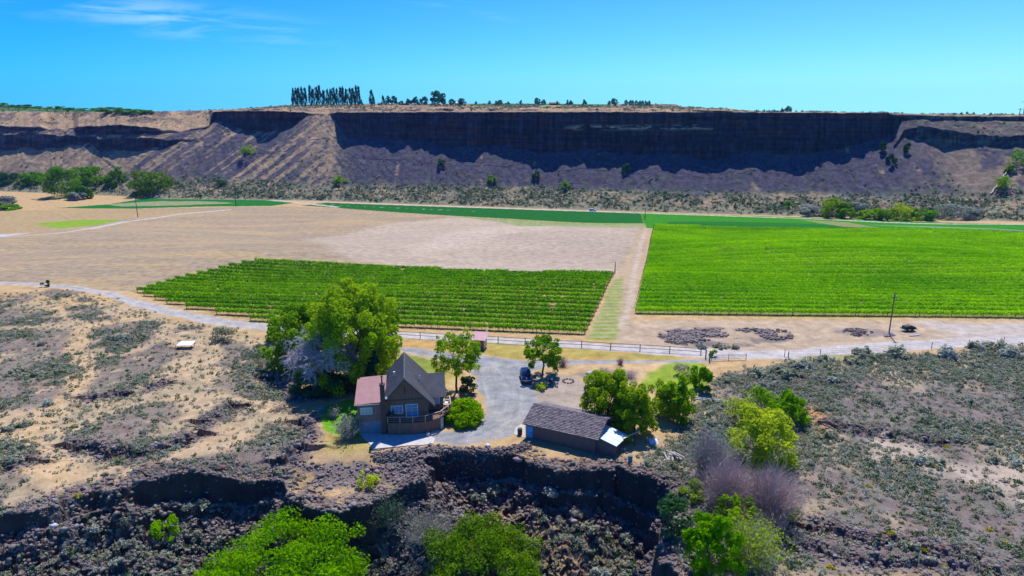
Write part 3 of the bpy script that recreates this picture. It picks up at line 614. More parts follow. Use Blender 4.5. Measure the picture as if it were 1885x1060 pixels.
def metres(px, loc, vert=False):
    d = loc[1]/(cp) if False else (loc[1]*cp+(CAMZ-loc[2])*sp); return px*d/FPX/(.93 if vert else 1)
def tree_at(bx, by, wpx, hpx, leaf, seed, label, cat='tree', name='tree', group=None, scarp=None, **kw):
    loc = P(bx, by) if scarp is None else Epy(bx, by, *scarp)
    w, h = metres(wpx, loc), metres(hpx, loc, True)
    return put_tree(tree_meshes(w, h, seed, leaf, **kw), (loc[0], loc[1], loc[2]-.05), label, cat, name, group)
def dome_shrub(w, h, n, size, seed, leaf, up=.5, name='shrub', stems=True):
    """dome of upright leaf tufts on a few stems; returns mesh"""
    rng = np.random.default_rng(seed); k = 9
    cx = rng.uniform(-.34, .34, (k, 2))*w; ch = rng.uniform(.6, 1, k)*h*(1-.6*(np.hypot(cx[:, 0], cx[:, 1])/(.6*w))**2); cw = rng.uniform(.16, .28, k)*w
    i = rng.integers(0, k, n); e = rng.normal(size=(n, 3)); e /= np.linalg.norm(e, axis=1)[:, None]; e[:, 2] = np.abs(e[:, 2]); rr = rng.uniform(.45, 1, n)[:, None]
    p = np.stack([cx[i, 0], cx[i, 1], 0*cw[i]], 1)+e*rr*np.stack([cw[i], cw[i], ch[i]], 1); p[:, 2] += .03
    V, F = cards(p, rng.uniform(.6, 1.4, n)*size, rng=rng, out=e, up=.2, asp=1.9); mi = np.zeros(len(F), int)
    if stems:
        T = [limb_path((0, 0, -.08), (cx[j, 0]*.9, cx[j, 1]*.9, ch[j]*.75), .025*w, .008*w, rng, 2, .06, 3) for j in range(k)]
        v, f = merge([q for t in T for q in t]); V, F = merge([(V, F), (v, f)]); mi = np.r_[mi, np.ones(len(f), int)]
    return mesh_np(name, V, F, mats=[M[leaf], M['bark']], midx=mi, link=False)
def twig_shrub(w, h, n, seed, width=.03, spread=1., kinks=3, name='shrub', mat='twig_purple', leaves=0, leaf=None, lsize=.12):
    """bare shrub: a fan of thin forking stems"""
    rng = np.random.default_rng(seed); Vs, Fs, o = [], [], 0; tips = []
    base = rng.normal(size=(n, 2))*w*.10; th = rng.uniform(0, 2*math.pi, n); rad = rng.uniform(0.05, 1, n)**.6*w*.5*spread
    hh = h*rng.uniform(.55, 1, n)*(1-.45*(rad/(w*.5*spread))**2)
    # children start midway on another stem
    par = rng.integers(0, n, n); child = rng.random(n) < .65
    def path(i, t): t = np.asarray(t); return np.stack([base[i, 0]+np.cos(th[i])*rad[i]*t**1.3, base[i, 1]+np.sin(th[i])*rad[i]*t**1.3, hh[i]*t**.85], -1)
    V = []; F = []
    for i in range(n):
        if child[i]:
            t0 = rng.uniform(.25, .8); s = path(par[i], t0); ln = rng.uniform(.15, .4)*h; dr = path(par[i], min(1, t0+.1))-s; dr = dr/(np.linalg.norm(dr)+1e-6)+rng.normal(size=3)*.55; dr[2] = abs(dr[2])*.8; dr /= np.linalg.norm(dr)
            pts = np.array([s, s+dr*ln*.5+rng.normal(size=3)*.03*h, s+dr*ln]); wd = width*.5
        else:
            pts = path(i, np.linspace(0, 1, kinks+1))+np.vstack([np.zeros(3), rng.normal(size=(kinks, 3))*.03*h]); wd = width
        d = rng.normal(size=3); d[2] *= .2; d /= np.linalg.norm(d)
        m_ = len(pts); ws = wd*np.linspace(1, .3, m_)[:, None]
        # three-sided stem
        d2 = np.cross(d, [0, 0, 1]); 
        ring = np.stack([pts+d*ws, pts-d*ws*.5+d2*ws*.8, pts-d*ws*.5-d2*ws*.8], 1).reshape(-1, 3); V.append(ring)
        for j in range(m_-1):
            for q in range(3): a = o+j*3+q; b = o+j*3+(q+1) % 3; F.append((a, b, b+3, a+3))
        o += 3*m_; tips.append(pts[-1]); tips.append(pts[-2])
    V = np.vstack(V); F = np.array(F); mi = np.zeros(len(F), int); mats = [M[mat]]
    if leaves:
        tips = np.array(tips); p = tips[rng.integers(0, len(tips), leaves)]+rng.normal(size=(leaves, 3))*.05*w
        p[:, 2] = np.maximum(p[:, 2], .05); v, f = cards(p, rng.uniform(.6, 1.3, leaves)*lsize, rng=rng); V, F = merge([(V, F), (v, f)]); mi = np.r_[mi, np.ones(leaves, int)]; mats.append(M[leaf])
    return mesh_np(name, V, F, mats=mats, midx=mi, link=False)
def dead_tree_mesh(w, h, seed, depth=6, mat='twig_grey', r0=.22, name='branches', start=None):
    rng = np.random.default_rng(seed); T = []
    def grow(p, d, L, r, lv):
        r = max(r, .026)
        q = p+d*L; mid = (p+q)/2+rng.normal(size=3)*L*.06; T.append(tube(p, mid, r, r*.85, 4 if lv > 2 else 5)); T.append(tube(mid, q, r*.85, r*.68, 4 if lv > 2 else 5))
        if lv >= depth: return
        for _ in range(3 if lv < 4 else 2 + (rng.random() < .5)):
            nd_ = d+rng.normal(size=3)*np.array([.62, .62, .42]); nd_[2] += .05-(.16 if lv > 3 else 0); nd_ /= np.linalg.norm(nd_)
            grow(q if rng.random() < .6 else mid, nd_, L*rng.uniform(.62, .85), r*.6, lv+1)
    n0 = 4
    for i in range(n0):
        a = 2*math.pi*i/n0+rng.uniform(-.4, .4); d = np.array([math.cos(a)*.55, math.sin(a)*.55, 1]); d /= np.linalg.norm(d); grow(np.array([0, 0, 0.]), d, h*.27, r0*.7, 1)
    V, F = merge(T); lo, hi = V.min(0), V.max(0); s = np.array([w/(hi[0]-lo[0]), w/(hi[1]-lo[1]), h/hi[2]]); V = V*s
    return mesh_np(name, V, F, M[mat], link=False)

# ------------------------------------------------------------------ trees around the cabin
tree_at(654, 704, 150, 168, 'leaf_big', 3, 'largest leafy tree with a broad fresh green crown behind the cabin', n=34000, size=.32, clumps=220, cr=.15, base=.08, trunk_r=.42, depth=15, limbs=12, hollow=.45, name='broadleaf_tree')
tree_at(560, 672, 120, 104, 'leaf_mid', 4, 'dense green tree left of the largest tree, half hidden by bare branches', n=13000, size=.34, clumps=70, cr=.22, base=.05, trunk_r=.3, limbs=8, name='broadleaf_tree', depth=12)
tree_at(521, 622, 50, 40, 'leaf_bright', 5, 'small green tree at the edge of the gravel road, left end of the grove', n=2400, size=.30, clumps=18, cr=.34, base=.02, name='broadleaf_tree')
tree_at(702, 660, 66, 100, 'leaf_mid', 6, 'green tree hugging the right side of the largest tree', n=5200, size=.36, clumps=34, cr=.28, base=.06, name='broadleaf_tree')
def conifer(bx, by, wpx, hpx, seed, label):
    loc = P(bx, by); w, h = metres(wpx, loc), metres(hpx, loc, True); rng = np.random.default_rng(seed); n = 3600
    t = rng.random(n)**.75; lay = np.floor(t*13)/13+rng.uniform(0, .05, n); rad = (1-lay)*w/2*rng.uniform(.25, 1, n)**.6; th = rng.uniform(0, 6.283, n); rad = rad*(.82+.18*np.sin(th*7+lay*40))
    p = np.stack([np.cos(th)*rad, np.sin(th)*rad, h*(.05+.95*lay)-rad*.25], 1); V, F = cards(p, rng.uniform(.2, .42, n), rng=rng)
    cr_ = mesh_np('crown', V, F, M['leaf_spruce'], link=False); v, f = merge(limb_path((0, 0, -.3), (0, 0, h*.95), .2, .03, rng, 4, .005, 6)); tr = mesh_np('trunk', v, f, M['bark'], link=False)
    return put_tree((cr_, tr), (loc[0], loc[1], loc[2]-.05), label, 'tree', 'conifer_tree')
conifer(690, 722, 56, 92, 8, 'dark blue-green spruce beside the pinkish metal roof of the cabin')
def bare_tree(bx, by, wpx, hpx, seed, label, mat='twig_grey', depth=7, r0=.25, name='dead_tree', cat='tree'):
    loc = P(bx, by); w, h = metres(wpx, loc), metres(hpx, loc, True); t = empty(name, (loc[0], loc[1], loc[2]-.1), 0, label, cat)
    me = dead_tree_mesh(w, h*.93, seed, depth, mat, r0); b = bpy.data.objects.new('branches', me); COL.objects.link(b); b.parent = t; b.location = (0, 0, h*.07)
    rng = np.random.default_rng(seed); v, f = merge(limb_path((0, 0, -.2), (0, 0, h*.09), r0*1.5, r0*1.1, rng, 2, .01, 7)); mesh_np('trunk', v, f, M['bark_pale'], parent=t)
    return t
bare_tree(600, 718, 160, 118, 21, 'leafless silvery tree with tangled bare branches left of the cabin', 'twig_silver', 8, .22)
bare_tree(548, 648, 72, 74, 22, 'pale leafless crown sticking out of the green grove behind the silvery tree', 'twig_silver', depth=7, r0=.15)
bare_tree(520, 668, 60, 44, 23, 'low purplish leafless tree at the left foot of the grove', 'twig_purple', 5, .12)
tree_at(612, 725, 60, 36, 'leaf_dark', 24, 'low dark green shrub under the silvery leafless tree', cat='shrub', name='shrub', n=2200, size=.3, base=.0, clumps=14, cr=.36)
tree_at(640, 722, 40, 28, 'leaf_dark', 25, 'dark shrub in the shade between the silvery tree and the cabin', cat='shrub', name='shrub', n=1500, size=.28, base=.0, clumps=12, cr=.36)
tree_at(578, 716, 74, 32, 'leaf_dark', 29, 'dark thicket on the shaded ground left of the silvery tree', cat='shrub', name='shrub', n=1900, size=.28, base=.0, clumps=14, cr=.34)
tree_at(841, 722, 84, 104, 'leaf_big', 26, 'airy light green tree on a bare straight trunk between cabin and gravel yard', n=7500, size=.21, clumps=150, cr=.12, base=.33, trunk_r=.17, limbs=22, hollow=.45, name='broadleaf_tree')
tree_at(999, 691, 64, 70, 'leaf_mid', 27, 'round green tree standing over the parked dark blue vehicle', n=7500, size=.2, clumps=110, cr=.16, base=.30, trunk_r=.15, name='broadleaf_tree')
tree_at(1018, 690, 26, 34, 'leaf_mid', 28, 'thin young tree close to the right of the round green tree', n=420, size=.24, clumps=12, cr=.3, base=.25, trunk_r=.07, name='broadleaf_tree')
tree_at(1120, 780, 90, 96, 'leaf_olive', 31, 'tall green tree with upright branches behind the shingled garage', n=21000, size=.2, clumps=170, cr=.17, hollow=.25, base=.05, trunk_r=.18, limbs=12, name='broadleaf_tree')
tree_at(1168, 798, 70, 84, 'leaf_olive', 32, 'lighter green tree over the white lean-to roof of the garage', n=14000, size=.2, clumps=130, cr=.18, hollow=.25, base=.08, trunk_r=.16, limbs=10, name='broadleaf_tree')
tree_at(1240, 770, 62, 76, 'leaf_mid', 33, 'compact dark green tree right of the two trees behind the garage', n=11000, size=.21, clumps=70, cr=.22, base=.02, trunk_r=.17, hollow=.3, name='broadleaf_tree')
tree_at(1288, 717, 38, 42, 'leaf_bright', 34, 'small bright green tree below the corner of the green lawn', n=2000, size=.26, clumps=18, cr=.34, base=.03, name='broadleaf_tree')
tree_at(1255, 690, 30, 18, 'leaf_scrub', 35, 'low brownish shrub on the edge of the green lawn near the gate', cat='shrub', name='shrub', n=500, size=.2, base=.0, clumps=8, cr=.4)
# juniper by the drive
def spreading(bx, by, wpx, hpx, n, size, leaf, seed, label, dep=.8, cat='shrub', name='juniper_shrub', clumps=60, cr=.17):
    loc = P(bx, by); w, h = metres(wpx, loc), metres(hpx, loc, True); rng = np.random.default_rng(seed); d = w*dep
    th = rng.uniform(0, 6.283, clumps); r = rng.uniform(0, 1, clumps)**.5; c = np.stack([np.cos(th)*r*w*.42, np.sin(th)*r*d*.42, h*(1-.62*r**2)*rng.uniform(.72, 1, clumps)-cr*h*.5], 1)
    i = rng.integers(0, clumps, n); e = rng.normal(size=(n, 3)); e /= np.linalg.norm(e, axis=1)[:, None]; p = c[i]+e*np.array([w*cr*.75, d*cr*.75, h*cr*.8])*rng.uniform(.4, 1, (n, 1)); p[:, 2] = np.clip(p[:, 2], .05, None)
    low = rng.random(n) < .25; p[low, 2] *= rng.random(low.sum()); V, F = cards(p, rng.uniform(.6, 1.4, n)*size, rng=rng, out=e, up=.5)
    o = empty(name, loc, 0, label, cat); mesh_np('foliage', V, F, M[leaf], parent=o)
    T = [q for j in range(0, clumps, 4) for q in limb_path((0, 0, -.1), c[j]*.85, .06, .02, rng, 2, .05, 4)]; v, f = merge(T); mesh_np('stem', v, f, M['bark'], parent=o); return o
spreading(855, 771, 82, 36, 13000, .2, 'leaf_juniper', 41, 'large round bright green juniper shrub between the deck and the gravel drive', 1.15)
tree_at(862, 722, 30, 26, 'leaf_dark', 42, 'small darker green shrub right behind the round juniper', cat='shrub', name='shrub', n=900, size=.22, base=.0, clumps=10, cr=.38)
# the pair at the lower edge, light clump, willows and bare thickets on the right
tree_at(536, 1088, 258, 116, 'leaf_bright', 51, 'big bright green tree crown at the lower edge, left of the middle', n=30000, size=.2, clumps=170, cr=.19, base=.05, trunk_r=.3, limbs=14, hollow=.6, name='broadleaf_tree', low=-.3)
tree_at(888, 1102, 206, 120, 'leaf_deep', 52, 'big dark olive green tree crown at the lower edge, middle of the picture', n=26000, size=.18, clumps=150, cr=.19, base=.04, trunk_r=.3, limbs=14, hollow=.6, name='broadleaf_tree', low=-.3)
tree_at(390, 1085, 80, 44, 'leaf_bright', 53, 'small bright green tree top cut by the lower edge, left of the big bright crown', n=1500, size=.25, clumps=16, cr=.3, base=.05, name='broadleaf_tree')
tree_at(1310, 1066, 96, 120, 'leaf_bright', 54, 'ragged light green tree in the gully below the purple thicket', n=9500, size=.18, clumps=90, cr=.17, base=.04, trunk_r=.15, limbs=14, name='broadleaf_tree')
tree_at(1352, 972, 70, 60, 'leaf_mid', 55, 'small green tree top between the purple thicket and the ragged light green tree', n=1700, size=.22, clumps=22, cr=.25, base=.08, name='broadleaf_tree')
tree_at(1240, 985, 60, 70, 'leaf_dark', 56, 'dim green shrub on the shaded wall of the gully', cat='shrub', name='shrub', n=1500, size=.22, base=.0, clumps=18, cr=.3)
tree_at(1275, 918, 42, 34, 'leaf_olive', 57, 'low green shrub left of the purple thicket at the gully rim', cat='shrub', name='shrub', n=1100, size=.18, base=.0, clumps=14, cr=.32)
tree_at(1440, 950, 56, 34, 'leaf_olive', 58, 'low dark green shrub at the right foot of the purple thicket', cat='shrub', name='shrub', n=1200, size=.2, base=.0, clumps=14, cr=.32)
tree_at(1402, 858, 116, 104, 'leaf_yellow', 59, 'yellow-green willow above the purple thicket, the widest of its clump', n=7500, size=.24, clumps=60, cr=.22, base=.03, trunk_r=.14, limbs=12, hollow=.45, name='willow_tree')
tree_at(1456, 780, 54, 56, 'leaf_bright', 60, 'round bright green tree behind the yellow-green willow on the right', n=3600, size=.22, clumps=30, cr=.27, base=.05, name='broadleaf_tree')
tree_at(1418, 772, 52, 40, 'leaf_bright', 61, 'low light green shrub touching the left of the round bright tree', cat='shrub', name='shrub', n=1600, size=.2, base=.0, clumps=18, cr=.3)
tree_at(1392, 768, 62, 52, 'leaf_mid', 62, 'feathery green shrub behind the yellow-green willow', cat='shrub', name='shrub', n=2400, size=.2, base=.0, clumps=24, cr=.27)
tree_at(1350, 775, 46, 44, 'leaf_yellow', 63, 'thin yellowish shrub left behind the yellow-green willow', cat='shrub', name='shrub', n=600, size=.2, base=.0, clumps=24, cr=.27)
def twig_at(bx, by, wpx, hpx, n, seed, mat, label, width=.025, leaves=0, leaf=None, name='bare_shrub', spread=1.):
    loc = P(bx, by); w, h = metres(wpx, loc), metres(hpx, loc, True); me = twig_shrub(w, h, n, seed, width, spread, 3, name, mat, leaves, leaf, .16)
    o = bpy.data.objects.new(name, me); COL.objects.link(o); o.location = (loc[0], loc[1], loc[2]-.1); return tag(o, label, 'shrub')
twig_at(1416, 958, 118, 116, 2700, 71, 'twig_purple', 'leafless purple thicket below the yellow-green willow, right half', .03)
twig_at(1338, 940, 110, 112, 2000, 72, 'twig_purple', 'leafless dull purple thicket left of the other purple one', .03)
twig_at(1305, 880, 88, 104, 2000, 73, 'twig_grey', 'grey leafless thicket at the left edge of the willow clump', .025, 300, 'leaf_scrub')
twig_at(1330, 862, 36, 36, 300, 74, 'twig_red', 'small reddish leafless shrub in front of the grey thicket', .02)
twig_at(1372, 1040, 120, 100, 1300, 75, 'twig_grey', 'grey-green half bare thicket at the right foot of the gully tree', .022, 4200, 'leaf_olive')
twig_at(1395, 985, 96, 60, 700, 76, 'twig_purple', 'thin purple brush under the right purple thicket', .02, 100, 'leaf_scrub')
twig_at(1142, 671, 20, 18, 160, 77, 'twig_red', 'single small brown leafless shrub on the verge behind the yard', .035)
twig_at(1035, 674, 28, 24, 240, 78, 'twig_red', 'brown leafless shrub right of the tree over the parked vehicle', .03)
twig_at(1112, 692, 40, 20, 260, 79, 'twig_purple', 'purplish leafless shrub on the rock patch right of the yard, left one', .03)
twig_at(1160, 695, 34, 16, 220, 80, 'twig_purple', 'low purplish leafless shrub on the rock patch right of the yard, right one', .03)
twig_at(720, 965, 70, 66, 700, 81, 'twig_grey', 'grey-green half bare shrub on the shaded face below the saddle', .02, 1500, 'leaf_dark')
twig_at(790, 990, 110, 56, 700, 82, 'twig_grey', 'sprawling grey shrub with bare arching stems above the olive tree', .025, 1100, 'leaf_scrub', spread=1.3)
twig_at(640, 806, 46, 48, 700, 83, 'twig_grey', 'silvery grey shrub at the left corner of the patio', .02, 900, 'leaf_sage')
twig_at(615, 770, 24, 24, 260, 84, 'twig_grey', 'small grey shrub on the lawn left of the cabin', .02, 160, 'leaf_sage')
tree_at(306, 984, 46, 34, 'leaf_bright', 85, 'vivid green rounded shrub on the canyon slope at the lower left', cat='shrub', name='shrub', n=1700, size=.17, base=.0, clumps=16, cr=.33)
tree_at(678, 896, 36, 26, 'leaf_yellow', 86, 'yellow-green grassy shrub on the promontory above the shaded cliff', cat='shrub', name='shrub', n=900, size=.16, base=.0, clumps=12, cr=.34)
tree_at(86, 527, 14, 11, 'leaf_dark', 87, 'single dark green shrub beside the gravel road on the far left', cat='shrub', name='shrub', n=400, size=.2, base=.0, clumps=7, cr=.4)
tree_at(412, 626, 40, 22, 'leaf_scrub', 88, 'brownish green shrub below the gravel road, right of the white sheet', cat='shrub', name='shrub', n=900, size=.25, base=.0, clumps=12, cr=.36)
# ------------------------------------------------------------------ far trees at the foot of the escarpment
G1 = 'trees at the foot of the escarpment, far left'
for i, (bx, by, w, h, lf, lab) in enumerate([
    (16, 347, 44, 26, 'leaf_dark', 'bluish dark tree at the left frame edge below the scree slopes'), (62, 348, 52, 28, 'leaf_far', 'low green tree second from the left edge, left of the big round tree'),
    (122, 362, 66, 50, 'leaf_far', 'broad round green tree, largest of the far left row'), (168, 353, 56, 42, 'leaf_far', 'green tree overlapping the right side of the largest far left tree'),
    (217, 354, 38, 42, 'leaf_far', 'single upright oval tree standing between the far left row and the squat tree'), (283, 360, 66, 42, 'leaf_deep', 'squat wide dark green tree alone at the right end of the far left row'),
    (150, 366, 36, 22, 'leaf_far', 'small green bush in front of the broad far left tree'), (142, 368, 24, 13, 'leaf_sage_blue', 'small pale bluish bush in front of the far left trees'), (12, 378, 34, 16, 'leaf_sage_blue', 'blue-green bush at the left edge above the tan field'), (14, 386, 34, 8, 'leaf_bright', 'bright low bush at the left edge above the tan field')]):
    tree_at(bx, by, w, h, lf, 300+i, lab, group=G1, n=5200 if w > 40 else 2400, size=.75, clumps=26, cr=.30, base=.02, name='broadleaf_tree' if h > 20 else 'bush', cat='tree' if h > 20 else 'bush')
G2 = 'bushes along the road at the foot of the escarpment, far right'
for i, (bx, by, w, h, lf, lab) in enumerate([
    (1457, 392, 34, 20, 'leaf_mid', 'round green bush, first of the far right row from the left'), (1436, 391, 30, 12, 'leaf_sage_blue', 'pale bluish bush left of the first round green bush'), (1490, 397, 40, 18, 'leaf_sage_blue', 'pale bluish bush between two round green ones by the far road'),
    (1530, 400, 42, 32, 'leaf_olive', 'tallest dark green bush of the far right row'), (1556, 401, 34, 26, 'leaf_mid', 'green bush leaning on the tallest one of the far right row'), (1580, 398, 32, 24, 'leaf_sage_blue', 'blue-grey bush right behind the tallest green pair'),
    (1600, 403, 40, 16, 'leaf_mid', 'low green bush right of the tallest pair'), (1630, 404, 44, 20, 'leaf_mid', 'low green bush left of the yellow one'), (1664, 404, 50, 26, 'leaf_yellow', 'yellow-green bush, only one in the far right row'), (1700, 405, 44, 18, 'leaf_bright', 'light green bush right of the yellow one'),
    (1755, 404, 62, 26, 'leaf_sage_blue', 'wide blue-grey bush near the right end of the row'), (1795, 404, 40, 20, 'leaf_sage_blue', 'last blue-grey bush at the right end of the row'), (1615, 393, 30, 14, 'leaf_sage', 'grey bush uphill behind the low green ones')]):
    tree_at(bx, by, w, h, lf, 330+i, lab, group=G2, n=2600, size=.6, clumps=22, cr=.30, base=.0, name='bush', cat='bush')
for i, (bx, by, w, h, lf, lab) in enumerate([(626, 336, 24, 12, 'leaf_mid', 'green bush at the scree foot below the left end of the great cliff'), (1905, 330, 60, 50, 'leaf_bright', 'bright green brush at the right frame edge high on the slope'), (1878, 300, 40, 26, 'leaf_bright', 'upper bright green brush at the right edge of the slope'),
    (1857, 316, 16, 12, 'leaf_mid', 'little green bush at the top of the white pipe on the slope'), (1843, 350, 30, 24, 'leaf_mid', 'green brush right of the white pipe on the slope'), (1640, 298, 16, 14, 'leaf_dark', 'dark bush on the scree below the right end of the great cliff'), (1668, 280, 12, 16, 'leaf_dark', 'dark bush on the slope right of the great cliff'), (1623, 278, 12, 16, 'leaf_dark', 'dark bush clinging below the right edge of the great cliff'),
    (813, 306, 14, 12, 'leaf_dark', 'dark bush high on the scree below the great cliff, left of the middle'), (985, 328, 14, 12, 'leaf_dark', 'dark bush on the scree below the middle of the great cliff'), (1152, 316, 14, 14, 'leaf_dark', 'dark bush on the light scree fan right of the middle'), (455, 285, 26, 16, 'leaf_mid', 'green patch of brush on the striped scree left of the great cliff'), (404, 340, 30, 8, 'leaf_dark', 'low dark green brush at the foot of the striped scree'), (905, 336, 16, 12, 'leaf_mid', 'green bush at the foot of the scree left of the middle'), (1041, 348, 16, 14, 'leaf_mid', 'green bush at the foot of the scree in the middle')]):
    tree_at(bx, by, w, h, lf, 360+i, lab, scarp=(1.05, 5.0), n=900, size=.55, clumps=16, cr=.33, base=.0, name='bush', cat='bush')
# ------------------------------------------------------------------ trees on the plateau
def unit(seed, leaf, w, h, n, size, clumps, cr, base, taper=0.):
    return tree_meshes(w, h, seed, leaf, n=n, size=size, clumps=clumps, cr=cr, base=base, limbs=4, trunk_r=.25, taper=taper)
POP = [unit(400+i, 'leaf_poplar', 4.2, 20, 1500, .62, 60, .24, .02, .12) for i in range(3)]
RND = [unit(410+i, 'leaf_poplar', 10, 10, 1300, .7, 24, .32, .03) for i in range(3)]
RNG_ = [unit(420+i, 'leaf_far', 10, 10, 1300, .7, 24, .32, .0) for i in range(3)]
def plateau(px, row, hpx, wpx, kind, label, group, cat='tree', name='tree'):
    loc = Epy(px, row, 6.8, 7.7); h, w = metres(hpx, loc, True), metres(wpx, loc); s = kind[int(px*7) % 3]
    h0, w0 = (20, 4.2) if kind is POP else (10, 10)
    t = put_tree(s, (loc[0], loc[1], loc[2]-.1), label, cat, name, group, px*1.7 % 6, (w/w0, w/w0, h/h0)); return t
rr = random.Random(5)
for k, (a, b, n, h, row, lab) in enumerate([(539, 562, 5, 34, 193, 'tall dark poplar in the leftmost clump on the plateau'), (571, 589, 4, 37, 192, 'tall dark poplar in the second clump from the left on the plateau'), (595, 602, 2, 30, 191.5, 'poplar standing in the gap before the long poplar row'), (609, 661, 10, 36, 191.5, 'tall dark poplar in the long closed row on the plateau')]):
    for i in range(n):
        x_ = a+(b-a)*i/(n-1); plateau(x_, row, h*rr.uniform(.74, .9), 6.4, POP, lab, 'poplar clumps on the plateau', name='poplar_tree')
plateau(683, 191.5, 25, 8, POP, 'lone slim poplar right of the long row on the plateau', None, name='poplar_tree')
plateau(689, 191.5, 14, 3.5, POP, 'thin small poplar touching the lone slim poplar', None, name='poplar_tree')
GP = 'round trees along the plateau skyline'
for px_, row, h, w, lab in [(664, 191.5, 9, 9, 'small dark bush ending the long poplar row'), (705, 191.5, 16, 8, 'dark pointed tree left of the pair on the plateau'), (715, 191.5, 15, 11, 'left tree of the dark pair right of the lone poplar'), (725, 191.5, 15, 12, 'right tree of the dark pair right of the lone poplar'), (738, 192, 7, 10, 'low bush between the dark pair and the next clump'),
    (751, 192, 11, 11, 'left tree of the dark clump left of the light green tree'), (763, 192, 14, 15, 'right tree of the dark clump left of the light green tree'), (780, 191.5, 14, 15, 'lighter green tree just left of the biggest plateau tree'), (806, 191.5, 23, 29, 'biggest round tree on the plateau skyline'), (831, 190.5, 10, 12, 'small tree left of the white farm building on the skyline'), (851, 190.5, 11, 14, 'small tree right behind the white farm building on the skyline'),
    (875, 190.5, 6, 5, 'tiny skyline tree, first right of the white building'), (899, 190.5, 7, 5, 'tiny skyline tree, second right of the white building'), (917, 190.5, 8, 14, 'low wide skyline tree'), (934, 190.5, 6, 6, 'tiny skyline tree right of the low wide one'), (957, 190.5, 8, 6, 'small skyline tree midway between the low wide one and the pair'), (989, 190.5, 12, 11, 'left tree of the skyline pair left of the brown barn'), (1000, 190.5, 9, 9, 'right tree of the skyline pair left of the brown barn'),
    (1026, 190.5, 7, 6, 'small tree touching the brown barn on the skyline'), (1043, 190.5, 9, 5, 'slim skyline tree right of the brown barn'), (1051, 190.5, 8, 8, 'small round skyline tree right of the slim one'), (1075, 190.5, 10, 9, 'single round skyline tree above the middle of the great cliff'), (1120, 191, 8, 6, 'small tree left of the double-topped skyline tree'), (1130, 191, 12, 12, 'double-topped skyline tree left of the tree row'),
    (1438, 206, 7, 5, 'tiny tree left of the lone green tree on the right skyline'), (1450, 206, 10, 13, 'lone green tree on the right skyline')]:
    plateau(px_, row, h, w, RND, lab, GP, name='broadleaf_tree')
for i in range(8): plateau(1152+i*6, 192.2, 9, 6.5, RND, 'slim tree in the short even row on the plateau right of the middle', 'short even tree row on the plateau', name='broadleaf_tree')
for i, (px_, row, h, w) in enumerate([(4, 196, 9, 12), (20, 197, 6, 10), (36, 198, 6, 12), (52, 199, 8, 16), (70, 199, 5, 12), (90, 201, 6, 9), (110, 202, 8, 14), (128, 202, 5, 14), (150, 204, 6, 16), (172, 205, 7, 12), (188, 206, 10, 16), (204, 207, 11, 18), (218, 207, 11, 14), (238, 208, 9, 18), (254, 208, 9, 16), (272, 207, 6, 14)]):
    plateau(px_, row, h*.8, w*1.35, RNG_, 'green bush in the hedge along the plateau edge on the far left' if i < 9 else 'large green bush in the cluster ending the far left plateau hedge', 'bushes along the far left plateau edge', 'bush', 'bush')
for i in range(16): plateau(1392+i*3.4+rr.uniform(-1, 1), 206, rr.uniform(2.5, 5), 3.2, RND, 'faint thin sapling on the skyline left of the lone green tree', 'thin saplings on the right skyline', 'tree', 'sapling')
for i in range(9): plateau(1756+i*13+rr.uniform(-3, 3), 211, rr.uniform(2.5, 5.5), 4, RND, 'tiny shrub on the right skyline beside the power poles', 'tiny shrubs on the right skyline', 'shrub', 'shrub')
# ------------------------------------------------------------------ vineyards: every row an object
post_m = mottled('weathered_post', (.22, .15, .10), (.13, .09, .065), 5, .9, .2)
wire_m = principled('trellis_wire', (.25, .24, .24), .5, .5, .8)
def post_geo(L, r=.05, k=5): return tube((0, 0, -.3), (0, 0, L), r, r*.95, k)
def capped(L, r, k=6):
    v, f = tube((0, 0, -.3), (0, 0, L), r, r*.92, k); v = np.vstack([v, [[0, 0, L+.01]]]); i = np.arange(k); j = (i+1) % k
    return v, np.vstack([f, np.stack([i+k, j+k, np.full(k, 2*k), np.full(k, 2*k)], -1)])
def clip_line(poly_, p, d):
    ts = []; n = len(poly_)
    for i in range(n):
        a, b = poly_[i], poly_[(i+1) % n]; e = b-a; det = d[0]*(-e[1])+d[1]*e[0]
        if abs(det) < 1e-9: continue
        w = a-p; t = (w[0]*(-e[1])+w[1]*e[0])/det; u = (d[0]*w[1]-d[1]*w[0])/det
        if 0 <= u < 1: ts.append(t)
    ts.sort(); return [(ts[i], ts[i+1]) for i in range(0, len(ts)-1, 2)]
